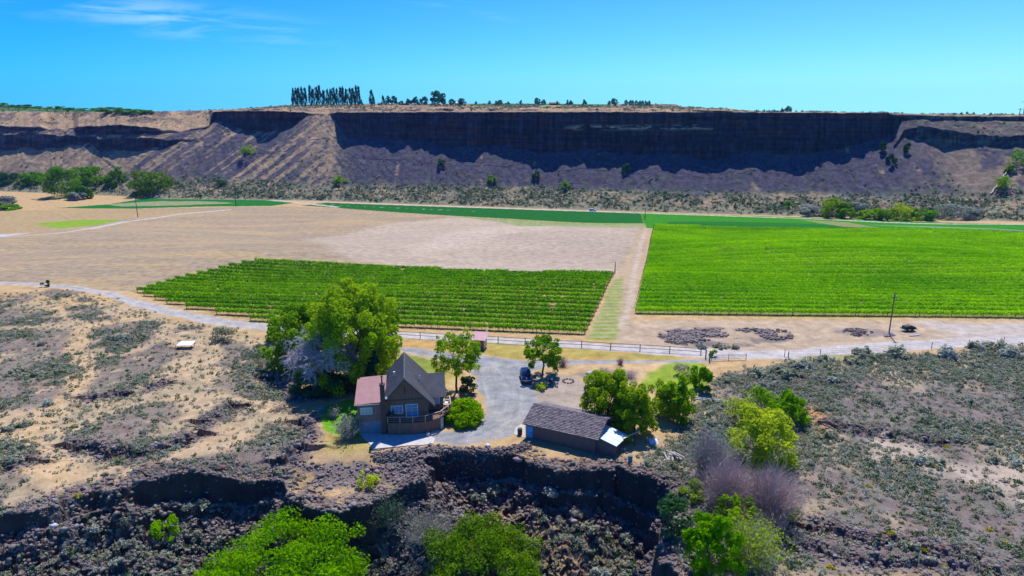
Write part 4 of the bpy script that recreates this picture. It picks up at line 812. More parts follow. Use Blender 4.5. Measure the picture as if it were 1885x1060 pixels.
def vineyard(poly_, ref, d, spacing, dens, mat, lab, group, seed, gaps, hgt=1.75, wd=.62, front_posts=True, labels=None):
    rng = np.random.default_rng(seed); d = np.array(d)/np.linalg.norm(d); nn = np.array([-d[1], d[0]]); off = (poly_-ref)@nn; k0, k1 = math.ceil(off.min()/spacing), math.floor(off.max()/spacing); rows = []
    for k in range(k0, k1+1):
        for (t0, t1) in clip_line(poly_, ref+nn*k*spacing, d):
            if t1-t0 < 3: continue
            rows.append((k, t0, t1))
    first = min(r[0] for r in rows); last = max(r[0] for r in rows); post_me = {}
    for (k, t0, t1) in rows:
        o_ = ref+nn*k*spacing; Ym = max(110, o_[1]); far = Ym/150.
        n = int((t1-t0)*dens/far**1.35); t = rng.uniform(t0, t1, n)
        vig = fbm(t/2.2, np.full(n, k*1.7), 3, seed+1); hole = fbm(t/14, np.full(n, k*.35), 3, seed+2)
        keep = (vig > gaps)*(hole > gaps*.95); t = t[keep]; vig = vig[keep]; n = len(t)
        if n < 8: continue
        x = o_[0]+d[0]*t; y = o_[1]+d[1]*t; g = ground(x, y, False)
        side = rng.normal(size=n)*wd*.5; hh = .55+(hgt-.55)*rng.uniform(0, 1, n)**.8*np.clip(.78+vig*.4, .6, 1.15); side *= 1.25-.5*np.abs(hh-1.1)
        p = np.stack([x-x.mean()+nn[0]*side, y-y.mean()+nn[1]*side, g+hh], 1); z0 = float(g.mean()); p[:, 2] -= z0
        V, F = cards(p, rng.uniform(.6, 1.3, n)*.27*far**.5, rng=rng, up=.5, asp=1.3)
        root = mesh_np('vine_row', V, F, M[mat]); root.location = (x.mean(), y.mean(), z0)
        tag(root, lab(k-first, last-k), 'vine row', group)
        # trunks and end posts
        sp_ = 7.0 if k == first else 30.
        tp = list(np.arange(t0, t1, sp_)) if k == first else []; tp = ([t0, t1]+tp)[:60] if k != first else [t0, t1]+tp
        for q in tp:
            px_, py_ = o_[0]+d[0]*q, o_[1]+d[1]*q
            if abs(px_)/py_ > .85: continue
            if 'p' not in post_me: post_me['p'] = mesh_np('post', *capped(1.75, .07), post_m, link=False)
            po = bpy.data.objects.new('post', post_me['p']); COL.objects.link(po); po.parent = root
            gz = float(ground(np.array([px_]), np.array([py_]), False)[0]); po.location = (px_-x.mean(), py_-y.mean(), gz-z0)
            if q == t0: po.rotation_euler = (0, -.18, 0)
            if q == t1: po.rotation_euler = (0, .18, 0)
        if k <= first+3:            # vine stems under the leaves of the nearest rows
            T = []
            for q in np.arange(t0+1, t1, 1.8):
                px_, py_ = o_[0]+d[0]*q, o_[1]+d[1]*q
                if abs(px_)/py_ > .85: continue
                gz = float(ground(np.array([px_]), np.array([py_]), False)[0]); v, f = tube((0, 0, -.1), (rng.normal()*.06, rng.normal()*.06, .8), .045, .03, 4); T.append((v+np.array([px_-x.mean(), py_-y.mean(), gz-z0]), f))
            if T: mesh_np('stem', *merge(T), M['bark'], parent=root)
def lab_l(i, j):
    if i == 0: return 'nearest row of the left vineyard, along the fenced track'
    if j == 0: return 'farthest short row of the left vineyard, against the tan field'
    return 'green grape row with bare soil showing, inside the left vineyard'
def lab_r(i, j):
    if i == 0: return 'nearest row of the right vineyard, with brown trellis posts along the staging ground'
    if j == 0: return 'farthest row of the right vineyard, against the dark green crop strip'
    return 'dense bright green grape row inside the right vineyard'
a_, b_ = np.array(PS(740, 604)), np.array(PS(1075, 618))
vineyard(vine_l, a_+np.array([0, 1.2]), b_-a_, 3.3, 120, 'vine', lab_l, 'rows of the left vineyard', 501, .17, hgt=1.5, wd=.5)
a_, b_ = np.array(PS(1170, 579)), np.array(PS(1800, 586))
vineyard(vine_r, a_+np.array([0, 1.2]), b_-a_, 3.3, 110, 'vine_r', lab_r, 'rows of the right vineyard', 502, .17, hgt=1.55, wd=.62)
# ------------------------------------------------------------------ sagebrush and scrub
area = (YR[:, None]*np.gradient(QC)[None, :]*np.gradient(YR)[:, None]).ravel()
XG, YG, ZG = GX.ravel(), GY.ravel(), GZ.ravel(); infr = np.abs(XG)/YG < .97
def pick(w, n, rng):
    w = np.where(infr, w, 0); c = np.cumsum(w, dtype=np.float64); i = np.searchsorted(c, rng.random(n)*c[-1]); j = rng.random((n, 2))-.5
    x = XG[i]+j[:, 0]*YG[i]*DQ; y = YG[i]+j[:, 1]*.12; return x, y, ground(x, y, False)
rng = np.random.default_rng(99)
notrail = 1-np.clip(fallow, 0, 1)
cl1 = fbm(XG/7, YG/7, 3, 71); cl2 = fbm(XG/20, YG/20, 2, 72)
band_r = region_w = None
def px_of(x, y, z):
    d = y*cp+(CAMZ-z)*sp; return 942.5+FPX*x/d, 530+FPX*((CAMZ-z)*cp-y*sp)/d
gpx, gpy = px_of(XG, YG, ZG)
verge = ((gpx > 1290) & (gpy > 640) & (gpy < 700)).astype(float)
dens = (flat_r*(.35+1.4*ss(cl1, .45, .6)+.9*verge)*(1-.7*pale_r)+flat_l*(.12+1.5*lv*ss(cl1, .42, .58)+.2*ss(cl1, .58, .66)))*(1-ss(s_c, -1.5, 0))+ss(s_c, 2.5, 5)*2.2*ss(cl1, .38, .52)
dens = dens*(1-ss(steep, 1., 1.6))*area
N_IND, N_STUFF = 290, 30000
sg_v = [dome_shrub(1.5, .95, 300, .15, 600+i, lf, name='sagebrush') for i, lf in enumerate(['leaf_sage', 'leaf_sage', 'leaf_sage_blue', 'leaf_scrub', 'leaf_sage'])]
x, y, z = pick(dens*(YG < 128), N_IND, rng); order = np.argsort(y)
for i in order:
    me = sg_v[rng.integers(0, 5)]; o = bpy.data.objects.new('sagebrush', me); COL.objects.link(o); s = rng.uniform(.6, 1.4); o.location = (x[i], y[i], z[i]-.04); o.scale = (s*rng.uniform(.85, 1.15), s, s*rng.uniform(.8, 1.1)); o.rotation_euler = (0, 0, rng.uniform(0, 6.28))
    cx_, cy_ = px_of(x[i], y[i], z[i])
    if canyon(np.array([x[i]]), np.array([y[i]]))[0][0] > 0: lab = 'grey-green sagebrush among the broken rock on the canyon floor'
    elif cx_ > 1180: lab = 'grey-green sagebrush on the stony flat right of the garage' if cy_ > 720 else 'grey-green sagebrush near the wire fence on the right'
    else: lab = 'grey-green sagebrush on the dry lava flat left of the cabin'
    tag(o, lab, 'sagebrush', 'sagebrush '+lab.split('sagebrush ')[1])
def mass(name, x, y, z, leaf, w0, w1, hr, cardn, size, label, cat, kind='stuff', mats=None, far=None):
    n = len(x); tot = n*cardn; i = np.repeat(np.arange(n), cardn); w = rng.uniform(w0, w1, n)
    if far is not None: w = w*far
    e = rng.normal(size=(tot, 3)); e /= np.linalg.norm(e, axis=1)[:, None]; e[:, 2] = np.abs(e[:, 2])
    c = np.stack([x, y, z], 1)[i]; sub = rng.normal(size=(n, 3, 2))*.22; sb = sub[i, rng.integers(0, 3, tot)]
    p = c+np.stack([(e[:, 0]*.32+sb[:, 0])*w[i], (e[:, 1]*.32+sb[:, 1])*w[i], e[:, 2]*hr*w[i]*rng.uniform(.5, 1, tot)+.02], 1)
    V, F = cards(p, rng.uniform(.6, 1.3, tot)*size*w[i], rng=rng, out=e, up=.2)
    mi = (np.repeat(rng.integers(0, len(leaf), n), cardn)); o = mesh_np(name, V, F, mats=[M[l] for l in leaf], midx=mi); return tag(o, label, cat, kind=kind)
x, y, z = pick(dens, N_STUFF, rng)
mass('low_scrub', x, y, z, ['leaf_sage', 'leaf_sage_blue', 'leaf_scrub', 'leaf_sage', 'leaf_sage_blue', 'leaf_scrub', 'leaf_sage', 'leaf_dark'], .28, .95, .52, 22, .22, 'low grey-green scrub covering the dry flats and canyon floor', 'scrub')
dn = (flat_r*.6+flat_l*.35+ss(s_c, -2, 1)*1.6)*area*(1-ss(steep, 1.2, 2)); x, y, z = pick(dn, 2200, rng)
mass('dry_grass', x, y, z, ['leaf_blond', 'leaf_blond', 'leaf_scrub'], .3, .8, .45, 16, .16, 'tufts of dry blond grass between the rocks', 'grass')
# yellow flowering shrubs seen as bright dots
for i, (qx, qy) in enumerate([(1742, 822), (1600, 895), (1820, 976), (1852, 1000), (1440, 1027), (1530, 1045), (1640, 982), (1450, 1020), (508 + 0, 0), (143, 914), (136, 784), (1714, 858), (1737, 1041), (1700, 1010)]):
    if qy == 0: continue
    q = P(qx, qy); o = bpy.data.objects.new('rabbitbrush', dome_shrub(.9, .5, 110, .11, 650+i, 'leaf_flower', name='rabbitbrush') if i < 3 else bpy.data.objects['rabbitbrush'].data); COL.objects.link(o); o.location = (q[0], q[1], q[2]-.02); s = rng.uniform(.8, 1.5); o.scale = (s, s, s*.8); o.rotation_euler = (0, 0, i)
    tag(o, 'small yellow blooming shrub on the stony flat at the lower right' if qx > 600 else ('yellow-green tuft on the canyon rim at the lower left' if qy > 900 else 'tiny yellow shrub on the dark rock patch at the left'), 'shrub', 'yellow shrubs on the right flat' if qx > 600 else None)
# named big sagebrush
for i, (qx, qy, w) in enumerate([(880, 912, 46), (915, 905, 44), (1015, 908, 42), (1085, 975, 40), (978, 1010, 52), (1105, 1058, 48), (1036, 990, 22), (1668, 850, 26), (1690, 850, 44), (1722, 856, 46), (1832, 852, 40), (1870, 852, 40), (20, 790, 36), (46, 782, 36), (85, 745, 34), (30, 845, 34), (22, 690, 30), (230, 625, 40), (205, 625, 36), (262, 622, 30), (1860, 655, 60), (1800, 640, 46), (1840, 640, 50), (1740, 655, 60), (1590, 655, 50), (1520, 665, 40), (1535, 700, 26), (1440, 690, 60), (1390, 690, 50), (1480, 680, 50), (1570, 668, 40), (1655, 655, 60), (210, 1035, 34), (240, 1000, 26), (370, 930, 36), (345, 935, 30), (515, 870, 30), (1350, 640, 26), (1290, 640, 30), (1325, 640, 30)]):
    q = P(qx, qy); w_ = metres(w, q); o = bpy.data.objects.new('sagebrush', sg_v[i % 3]); COL.objects.link(o); o.location = (q[0], q[1], q[2]-.05); s = w_/1.8; o.scale = (s, s, s*.75); o.rotation_euler = (0, 0, i*1.3)
    z_ = 'in the canyon below the garage' if 850 < qx < 1150 and qy > 880 else 'on the left lava flat' if qx < 600 and qy < 860 else 'in the lower left canyon' if qx < 600 else 'on the staging ground rock patch' if qy < 645 and qx < 1400 else 'beside the wire fence at the right' if qy < 710 else 'on the pale soil at the right'
    tag(o, 'large pale sagebrush '+z_, 'sagebrush', 'large sagebrush '+z_)
# ------------------------------------------------------------------ scrub on the escarpment apron
bfl = EB.ravel(); ex, ey, ez = EX.ravel(), EYn.ravel(), EZn.ravel()
ecell = np.abs(np.gradient(EYn, axis=0)).ravel()*(ey*(ea[1]-ea[0]))
eb2 = fbm(ex/16, ey/16, 3, 81)
wgt = ecell*(ss(bfl, 1.03, 1.15)*(1-ss(bfl, 1.75, 2.2))*(.4+ss(eb2, .4, .55))+ss(bfl, 2, 2.2)*(1-ss(bfl, 4.6, 4.9))*.05*ss(eb2, .48, .56)*(1+1.5*ss(np.repeat(epx[None], EX.shape[0], 0).ravel(), 1640, 1700))+.16*ss(bfl, 6.1, 6.6)*(1-ss(bfl, 7.5, 8))*ss(eb2, .4, .6))
wgt = np.where(np.abs(ex)/ey < .86, wgt, 0); c_ = np.cumsum(wgt); ii = np.searchsorted(c_, rng.random(15000)*c_[-1])
mass('slope_scrub', ex[ii]+rng.normal(size=15000)*.8, ey[ii], ez[ii]-.15, ['leaf_scrub', 'leaf_sage', 'leaf_dark', 'leaf_dark', 'leaf_sage'], .7, 2.3, .6, 11, .34, 'dark and grey scrub dotting the slopes below the great cliff', 'scrub')
# ------------------------------------------------------------------ rocks
ico_v = []; ph = (1+5**.5)/2
for a in (-1, 1):
    for b in (-ph, ph): ico_v += [(0, a, b), (a, b, 0), (b, 0, a)]
ico_v = np.array(ico_v)/np.linalg.norm([1, ph]); 
ico_f = []
for i in range(12):
    for j in range(i+1, 12):
        for k in range(j+1, 12):
            if all(np.linalg.norm(ico_v[p]-ico_v[q]) < 1.1 for p, q in ((i, j), (j, k), (i, k))):
                n_ = np.cross(ico_v[j]-ico_v[i], ico_v[k]-ico_v[i]); ico_f.append((i, j, k) if n_@ico_v[i] > 0 else (i, k, j))
ico_f = np.array(ico_f)
rock_m = [mottled('basalt_rock', (.12, .10, .098), (.24, .205, .195), 1.1, .9, .5, obj=False), mottled('basalt_rock_red', (.19, .11, .095), (.12, .08, .08), 1.3, .9, .4, obj=False), mottled('basalt_rock_grey', (.25, .23, .23), (.15, .135, .14), 1.5, .9, .4, obj=False)]
def rocks(name, x, y, z, r, label, flat=.65, kind='stuff'):
    n = len(x); q = np.floor(rng.random((n, 12, 3))*3)/3*1.0+.45; v = ico_v[None]*q; v = v*np.array([1, 1, flat])[None, None]*r[:, None, None]
    th = rng.uniform(0, 6.28, n); c, s = np.cos(th)[:, None], np.sin(th)[:, None]; vx = v[..., 0]*c-v[..., 1]*s; vy = v[..., 0]*s+v[..., 1]*c
    V = np.stack([vx+x[:, None], vy+y[:, None], v[..., 2]+z[:, None]+r[:, None]*.12], -1).reshape(-1, 3); F = (ico_f[None]+12*np.arange(n)[:, None, None]).reshape(-1, 3)
    o = mesh_np(name, V, F, mats=rock_m, midx=np.repeat(rng.choice(3, n, p=[.70, .17, .13]), 20)); return tag(o, label, 'rocks', kind=kind)
w = area*(1.6*prom*ss(n_b, .4, .5)+np.maximum(GR.ravel()*ss(n_b+.3*n_c, .35, .5), ss(s_c, -2.2, -.2)*1.6*(s_c < 1.2))+1.3*ss(s_c, 1, 3))*(1-.88*inn*ss(n_a+.3*(n_b-.5), .49, .56))
pad_ok = 1-((XG > -24) & (XG < 1.2) & (YG > 85.6) & (s_c < -1.0)); w = w*pad_ok*(1-ss(steep, 2.5, 4)*.5)
x, y, z = pick(w, 42000, rng); r = .07+.27*rng.random(42000)**3+.3*(rng.random(42000) < .03)
rocks('canyon_rubble', x, y, z, r, 'black and brown basalt rubble along the rim and on the canyon floor')
w = area*lav*ss(n_b, .4, .55)*(1-ss(s_c, -2, 0))*(YG < 130); x, y, z = pick(w, 17000, rng); rocks('lava_rubble', x, y, z-.04, .06+.2*rng.random(17000)**3, 'small dark lava stones strewn over the dry flats', .5)
blob = lambda a, b, ra, rb: np.clip(1.3-((gpx-a)/ra)**2-((gpy-b)/rb)**2, 0, 1)
sgm = np.maximum.reduce([blob(1262, 620, 46, 14), blob(1330, 615, 60, 9), blob(1385, 612, 40, 7), blob(1430, 617, 28, 9), blob(1575, 612, 30, 7)])*ss(n_b+.3*(n_c-.5), .40, .58)
ldx = np.zeros_like(XG)
for Pl, hh in ledge_xy:
    mloc = (YG < 118); d_, _ = seg_dist(XG[mloc], YG[mloc], Pl); t_ = np.zeros_like(XG); t_[mloc] = np.exp(-(d_/1.7)**2)*hh*ss(fbm(XG[mloc]/2.5, YG[mloc]/2.5, 2, 90), .35, .6); ldx = np.maximum(ldx, t_)
x, y, z = pick(area*ldx, 3800, rng); rocks('ledge_rubble', x, y, z, .09+.3*rng.random(3800)**3, 'broken basalt along the low lava ledges of the flats')
x, y, z = pick(area*sgm, 3200, rng); rocks('rock_pile', x, y, z+.25*rng.random(3200)-.1, .12+.42*rng.random(3200)**3, 'dark boulder heap on the tan staging ground beyond the road')
# retaining wall of piled rock along the rim below patio and yard
pts = [P(*q) for q in ((690, 838), (745, 832), (800, 826), (850, 829), (900, 831), (950, 824), (975, 818))]; T = []
t_ = np.linspace(0, len(pts)-1.001, 1500)+0; ii = t_.astype(int); f_ = (t_-ii)[:, None]; pa = np.array(pts); q = pa[ii]*(1-f_)+pa[ii+1]*f_; q[:, 1] += rng.normal(size=1500)*.45-.4; q[:, 0] += rng.normal(size=1500)*.2
rocks('rock_wall', q[:, 0], q[:, 1], ground(q[:, 0], q[:, 1], False)+rng.random(1500)*.35, .12+.22*rng.random(1500)**2, 'piled basalt wall holding the edge of patio and gravel yard', .75, 'structure')
w = area*0+0.
# ------------------------------------------------------------------ building kit (local metres, python faces)
def pm(name, parts, mat=None, parent=None, smooth=False):
    V, F = [], []
    for v, f in parts:
        o = len(V); V += [tuple(map(float, q)) for q in v]; F += [tuple(int(i)+o for i in g) for g in f]
    me = bpy.data.meshes.new(name); me.from_pydata(V, [], F); me.update()
    import bmesh
    bm = bmesh.new(); bm.from_mesh(me); bmesh.ops.recalc_face_normals(bm, faces=bm.faces); bm.to_mesh(me); bm.free()
    if smooth: me.polygons.foreach_set('use_smooth', [True]*len(me.polygons))
    if mat: me.materials.append(mat)
    o = bpy.data.objects.new(name, me); COL.objects.link(o)
    if parent is not None: o.parent = parent
    return o
def bx(x0, x1, y0, y1, z0, z1):
    v = [(x, y, z) for z in (z0, z1) for y in (y0, y1) for x in (x0, x1)]
    return v, [(0, 2, 3, 1), (4, 5, 7, 6), (0, 1, 5, 4), (2, 6, 7, 3), (0, 4, 6, 2), (1, 3, 7, 5)]
def ext(poly_, axis, a, b):
    """extrude a 2-D outline; axis 'y': outline in x,z; axis 'z': outline in x,y"""
    n = len(poly_); f = (lambda p, t: (p[0], t, p[1])) if axis == 'y' else (lambda p, t: (p[0], p[1], t)) if axis == 'z' else (lambda p, t: (t, p[0], p[1]))
    v = [f(p, a) for p in poly_]+[f(p, b) for p in poly_]
    return v, [tuple(range(n))[::-1], tuple(range(n, 2*n))]+[(i, (i+1) % n, (i+1) % n+n, i+n) for i in range(n)]
def panel(q, t):
    """sheet with corners q (4 points), thickness t below it"""
    q = np.array(q, float); n = np.cross(q[1]-q[0], q[3]-q[0]); n /= np.linalg.norm(n); n = n if n[2] > 0 else -n
    v = list(q)+list(q-n*t); return v, [(0, 1, 2, 3), (7, 6, 5, 4)]+[(i, i+4, (i+1) % 4+4, (i+1) % 4) for i in range(4)]
def ribs(q, k, w=.05, h=.05):
    """standing seams running from edge q0-q1 to edge q3-q2"""
    q = np.array(q, float); n = np.cross(q[1]-q[0], q[3]-q[0]); n /= np.linalg.norm(n); n = n if n[2] > 0 else -n; out = []; s = (q[1]-q[0])/np.linalg.norm(q[1]-q[0])*w/2
    for i in range(k):
        t = (i+.5)/k; a = q[0]*(1-t)+q[1]*t+n*.002; b = q[3]*(1-t)+q[2]*t+n*.002
        v = [a-s, a+s, b+s, b-s, a-s*.6+n*h, a+s*.6+n*h, b+s*.6+n*h, b-s*.6+n*h]; out.append((v, [(0, 1, 5, 4), (1, 2, 6, 5), (2, 3, 7, 6), (3, 0, 4, 7), (4, 5, 6, 7), (3, 2, 1, 0)]))
    return out
def rod(p0, p1, r, k=6):
    v, f = tube(p0, p1, r, r, k); return list(v), [tuple(g) for g in f]+[tuple(range(k))[::-1], tuple(range(k, 2*k))]
def board_mat(name, c1, c2, step_, axis=0):
    """vertical wooden boards: grooves every step_ metres along the local axis, streaky stain"""
    m = mottled(name, c1, c2, 2.2, .85, 0, .2, 6, (3, 3, .35)); L = m.node_tree.links; N = m.node_tree.nodes; b = N['Principled BSDF']
    t = nd(m, 'ShaderNodeTexCoord'); s = nd(m, 'ShaderNodeSeparateXYZ'); L.new(t.outputs['Object'], s.inputs[0])
    a = nd(m, 'ShaderNodeMath', operation='ADD'); L.new(s.outputs[0], a.inputs[0]); L.new(s.outputs[1], a.inputs[1])
    d = nd(m, 'ShaderNodeMath', operation='DIVIDE'); L.new(a.outputs[0], d.inputs[0]); d.inputs[1].default_value = step_
    f = nd(m, 'ShaderNodeMath', operation='FRACT'); L.new(d.outputs[0], f.inputs[0])
    g = nd(m, 'ShaderNodeMath', operation='GREATER_THAN'); L.new(f.outputs[0], g.inputs[0]); g.inputs[1].default_value = .12
    bu = nd(m, 'ShaderNodeBump', Strength=.8, Distance=.03); L.new(g.outputs[0], bu.inputs['Height']); L.new(bu.outputs[0], b.inputs['Normal'])
    return m
wood = board_mat('brown_board_siding', (.25, .135, .10), (.16, .088, .07), .22)
wood2 = board_mat('weathered_deck_boards', (.20, .12, .085), (.13, .08, .06), .15)
trim = mottled('pale_trim', (.62, .55, .48), (.45, .38, .32), 4, .8)
rail_m = mottled('sun_bleached_rail', (.50, .36, .27), (.36, .25, .19), 4, .85)
roof_grey = mottled('dark_grey_metal_roof', (.14, .135, .145), (.11, .105, .115), .8, .5, 0, .4, metal=.0)
roof_pink = mottled('dusty_pink_metal_roof', (.29, .15, .165), (.24, .12, .14), .9, .6, 0, .4)
concrete = mottled('concrete', (.50, .48, .48), (.40, .385, .385), 1.5, .9, .1)
conc_blue = mottled('painted_foundation', (.22, .26, .34), (.15, .18, .25), 2, .85)
def glass_mat(name, c): 
    m = principled(name, c, .12, .8); return m
glass = glass_mat('window_glass', (.05, .20, .38)); glass_g = glass_mat('window_glass_curtain', (.24, .42, .38)); white_m = mottled('white_paint', (.62, .68, .74), (.52, .58, .64), 3, .6)
black_m = principled('black_metal', (.02, .02, .022), .5, .4); blue_m = mottled('faded_blue_paint', (.07, .30, .62), (.04, .20, .46), 3, .6)
def window(parent, x0, x1, z0, z1, y, pane, frame=white_m, t=.09, mull=1, name='window', face='y', hm=0):
    """framed window on a wall facing the camera (-y); pane and bars are its own parts"""
    root = pm(name, [bx(x0-t, x1+t, y-.07, y+.02, z1, z1+t), bx(x0-t, x1+t, y-.09, y+.02, z0-t, z0), bx(x0-t, x0, y-.07, y+.02, z0, z1), bx(x1, x1+t, y-.07, y+.02, z0, z1)], frame, parent)
    pm('pane', [bx(x0, x1, y-.03, y+.01, z0, z1)], pane, root)
    bars = [bx(x0+(x1-x0)*i/(mull+1)-.025, x0+(x1-x0)*i/(mull+1)+.025, y-.06, y-.031, z0, z1) for i in range(1, mull+1)]
    bars += [bx(x0, x1, y-.055, y-.032, z0+(z1-z0)*i/(hm+1)-.02, z0+(z1-z0)*i/(hm+1)+.02) for i in range(1, hm+1)]
    if bars: pm('glazing_bar', bars, frame, root)
    return root
# ------------------------------------------------------------------ the cabin
HR = math.radians(8.6); house = empty('cabin_house', (-15.3, 90.0, 0), HR, 'brown wooden cabin with steep grey roof, pink side roof, brick-coloured chimney and front deck', 'house')
FL = 1.95
zl = lambda u: 8.4+u*(8.4-5.25)/2.9 if u < 0 else 8.4-u*(8.4-3.95)/4.2          # top of the main roof at u
wall_o = [(-2.6, 0), (3.35, 0), (3.35, zl(3.35)-.16), (0, 8.22), (-2.6, zl(-2.6)-.16)]
pm('wall', [ext(wall_o, 'y', .75, 10.2)], wood, house)
pm('roof', [panel([(-2.95, 0, zl(-2.95)), (0, 0, 8.4), (0, 10.7, 8.4), (-2.95, 10.7, zl(-2.95))], .14)]+ribs([(-2.95, 0, zl(-2.95)), (-2.95, 10.7, zl(-2.95)), (0, 10.7, 8.4), (0, 0, 8.4)], 26), roof_grey, house)
pm('roof', [panel([(0, 0, 8.405), (4.25, 0, zl(4.25)), (4.25, 10.7, zl(4.25)), (0, 10.7, 8.405)], .14)]+ribs([(4.25, 0, zl(4.25)), (4.25, 10.7, zl(4.25)), (0, 10.7, 8.4), (0, 0, 8.4)], 26), roof_grey, house)
pm('ridge_cap', [ext([(-.14, 8.30), (0, 8.47), (.14, 8.30), (.10, 8.26), (0, 8.41), (-.10, 8.26)], 'y', -.02, 10.72)], roof_grey, house)
pm('fascia', [ext([(-3.0, zl(-3)-.30), (-3.0, zl(-3)-.16), (0, 8.24), (4.3, zl(4.3)-.16), (4.3, zl(4.3)-.30), (0, 8.10)], 'y', .02, .07)], mottled('dark_fascia', (.10, .06, .05), (.07, .045, .04), 5), house)
# gable trim: beam and recessed louvre
pm('beam', [bx(-2.2, 2.6, .62, .75, 4.62, 4.80)], wood2, house); pm('gable_vent', [bx(-.06, .09, .68, .75, 5.75, 6.75)], black_m, house)
window(house, -2.0, -.42, 2.75, 3.85, .75, glass, mull=2, hm=0)
d_ = window(house, .12, 1.72, FL+.05, 3.95, .75, glass, mull=1, name='sliding_door', hm=3)
pm('vent_pipe', [rod((-1.5, 5.2, zl(-1.5)-.1), (-1.5, 5.2, zl(-1.5)+.55), .09, 8), rod((-1.5, 5.2, zl(-1.5)+.55), (-1.5, 5.2, zl(-1.5)+.62), .15, 8)], white_m, house)
pm('vent_pipe', [rod((2.2, 4.2, zl(2.2)-.1), (2.2, 4.2, zl(2.2)+.9), .06, 8)], white_m, house)
# left wing
pm('wing_wall', [ext([(-6.75, FL), (-2.61, FL), (-2.61, 4.80), (-6.75, 4.68)], 'y', .30, 7.6)], board_mat('pinkish_board_siding', (.30, .175, .15), (.22, .13, .115), .25), house)
pm('foundation', [bx(-6.72, -2.62, .34, 7.55, -.6, FL-.003)], conc_blue, house)
pk = [(-7.1, -.05, 4.80), (-2.75, -.05, 4.98), (-2.75, 7.9, 5.85), (-7.1, 7.9, 5.67)]
pm('side_roof', [panel(pk, .1)]+ribs([pk[0], pk[1], pk[2], pk[3]], 14, .05, .04), roof_pink, house); pm('gutter', [bx(-7.12, -2.75, -.16, -.06, 4.66, 4.76)], trim, house)
window(house, -6.25, -4.75, 3.15, 4.05, .30, glass_g, mull=2)
ch = pm('chimney', [bx(-3.42, -2.78, -.42, .28, -.5, 7.6), bx(-3.5, -2.70, -.5, .36, 7.6, 7.75)], mottled('chimney_siding', (.13, .07, .055), (.09, .052, .045), 3, .9, .2), house)
pm('chimney_pipe', [rod((-3.1, -.07, 7.7), (-3.1, -.07, 8.85), .11, 8), rod((-3.1, -.07, 8.85), (-3.1, -.07, 8.98), .18, 8)], black_m, ch)
dish = pm('satellite_dish', [rod((-2.62, -.1, 5.35), (-2.62, -.25, 5.65), .03), rod((-2.62, -.25, 5.65), (-2.62, -.31, 5.70), .2, 12)], white_m, house)
# right wing with its own roof facing the camera
pm('wing_wall', [ext([(2.72, 0), (2.72, 4.15), (4.8, 6.75), (7.3, 4.15), (7.3, 0)], 'x', 3.36, 5.55)], wood, house)
q1 = [(1.45, 2.15, 4.22), (5.95, 2.15, 4.22), (5.95, 4.8, 7.02), (1.45, 4.8, 7.02)]; q2 = [(1.45, 7.6, 4.1), (5.95, 7.6, 4.1), (5.95, 4.8, 7.02), (1.45, 4.8, 7.02)]
# its lower left corner stops where it meets the main roof slope
q1 = [(4.02, 2.15, 4.22), (5.95, 2.15, 4.22), (5.95, 4.8, 7.02), (1.32, 4.8, 7.02)]; q2 = [(4.02, 7.6, 4.1), (5.95, 7.6, 4.1), (5.95, 4.8, 7.02), (1.32, 4.8, 7.02)]
def ribs_v(q, xs, y0, y1, z0, z1):
    out = []
    for x in xs:
        t0 = 0. if x > 4.02 else (4.02-x)/(4.02-1.32); a = (x, y0+(y1-y0)*t0, z0+(z1-z0)*t0+.01); b = (x, y1, z1+.01)
        if t0 < .97: out.append(rod(a, b, .03, 4))
    return out
pm('wing_roof', [panel(q1, .12)]+ribs_v(q1, np.arange(1.6, 5.95, .3), 2.15, 4.8, 4.22, 7.02)+[panel(q2, .12)], roof_grey, house)
window(house, 4.05, 4.95, 3.05, 3.85, 2.72, glass, mull=0)
# deck
DK = [(-2.6, .74), (-2.6, -.75), (-.8, -1.0), (2.8, -1.1), (5.0, .05), (6.7, 2.6), (6.7, 5.6), (5.56, 5.6), (5.56, 2.71), (3.36, 2.71), (3.36, .74)]
dk = pm('deck', [ext(DK, 'z', FL-.16, FL)], wood2, house)
sk_ = [(-2.55, .7), (-2.55, -.65), (-.8, -.9), (2.75, -1.0), (4.92, .12)]
pm('skirt', [ext([sk_[i], sk_[i+1], (sk_[i+1][0], sk_[i+1][1]+.06), (sk_[i][0], sk_[i][1]+.06)], 'z', -.2, FL-.165) for i in range(1, 4)]+[ext([sk_[0], sk_[1], (sk_[1][0]+.06, sk_[1][1]), (sk_[0][0]+.06, sk_[0][1])], 'z', -.2, FL-.165)], wood, dk)
pm('end_panel', [ext([(4.98, .10), (5.12, .16), (5.42, .62), (5.30, .66)], 'z', -.1, FL-.17)], mottled('pale_panel', (.55, .53, .52), (.45, .43, .42), 3), dk)
rp = [(-2.55, -.7), (-.8, -.95), (2.78, -1.05), (4.97, .1), (6.65, 2.65), (6.65, 5.5)]
def railing(pts, parent, z0, h, mat, n=4, name='railing', w=.07):
    Pp, pa = [], []
    for i in range(len(pts)-1):
        a, b = np.array(pts[i]), np.array(pts[i+1]); L_ = np.linalg.norm(b-a); k = max(1, round(L_/1.5))
        for j in range(k): c = a+(b-a)*j/k; pa.append(bx(c[0]-.045, c[0]+.045, c[1]-.045, c[1]+.045, z0, z0+h))
        nrm = np.array([-(b-a)[1], (b-a)[0]])/L_*w
        for r in range(n):
            zt = z0+h*(r+1)/n-.02+(.03 if r == n-1 else 0); tk = .05 if r == n-1 else .03; e = nrm*(1 if r == n-1 else .3)
            pa.append(ext([tuple(a-e), tuple(b-e), tuple(b+e), tuple(a+e)], 'z', zt-tk, zt))
    return pm(name, pa, mat, parent)
railing(rp, dk, FL, .95, rail_m, 3)
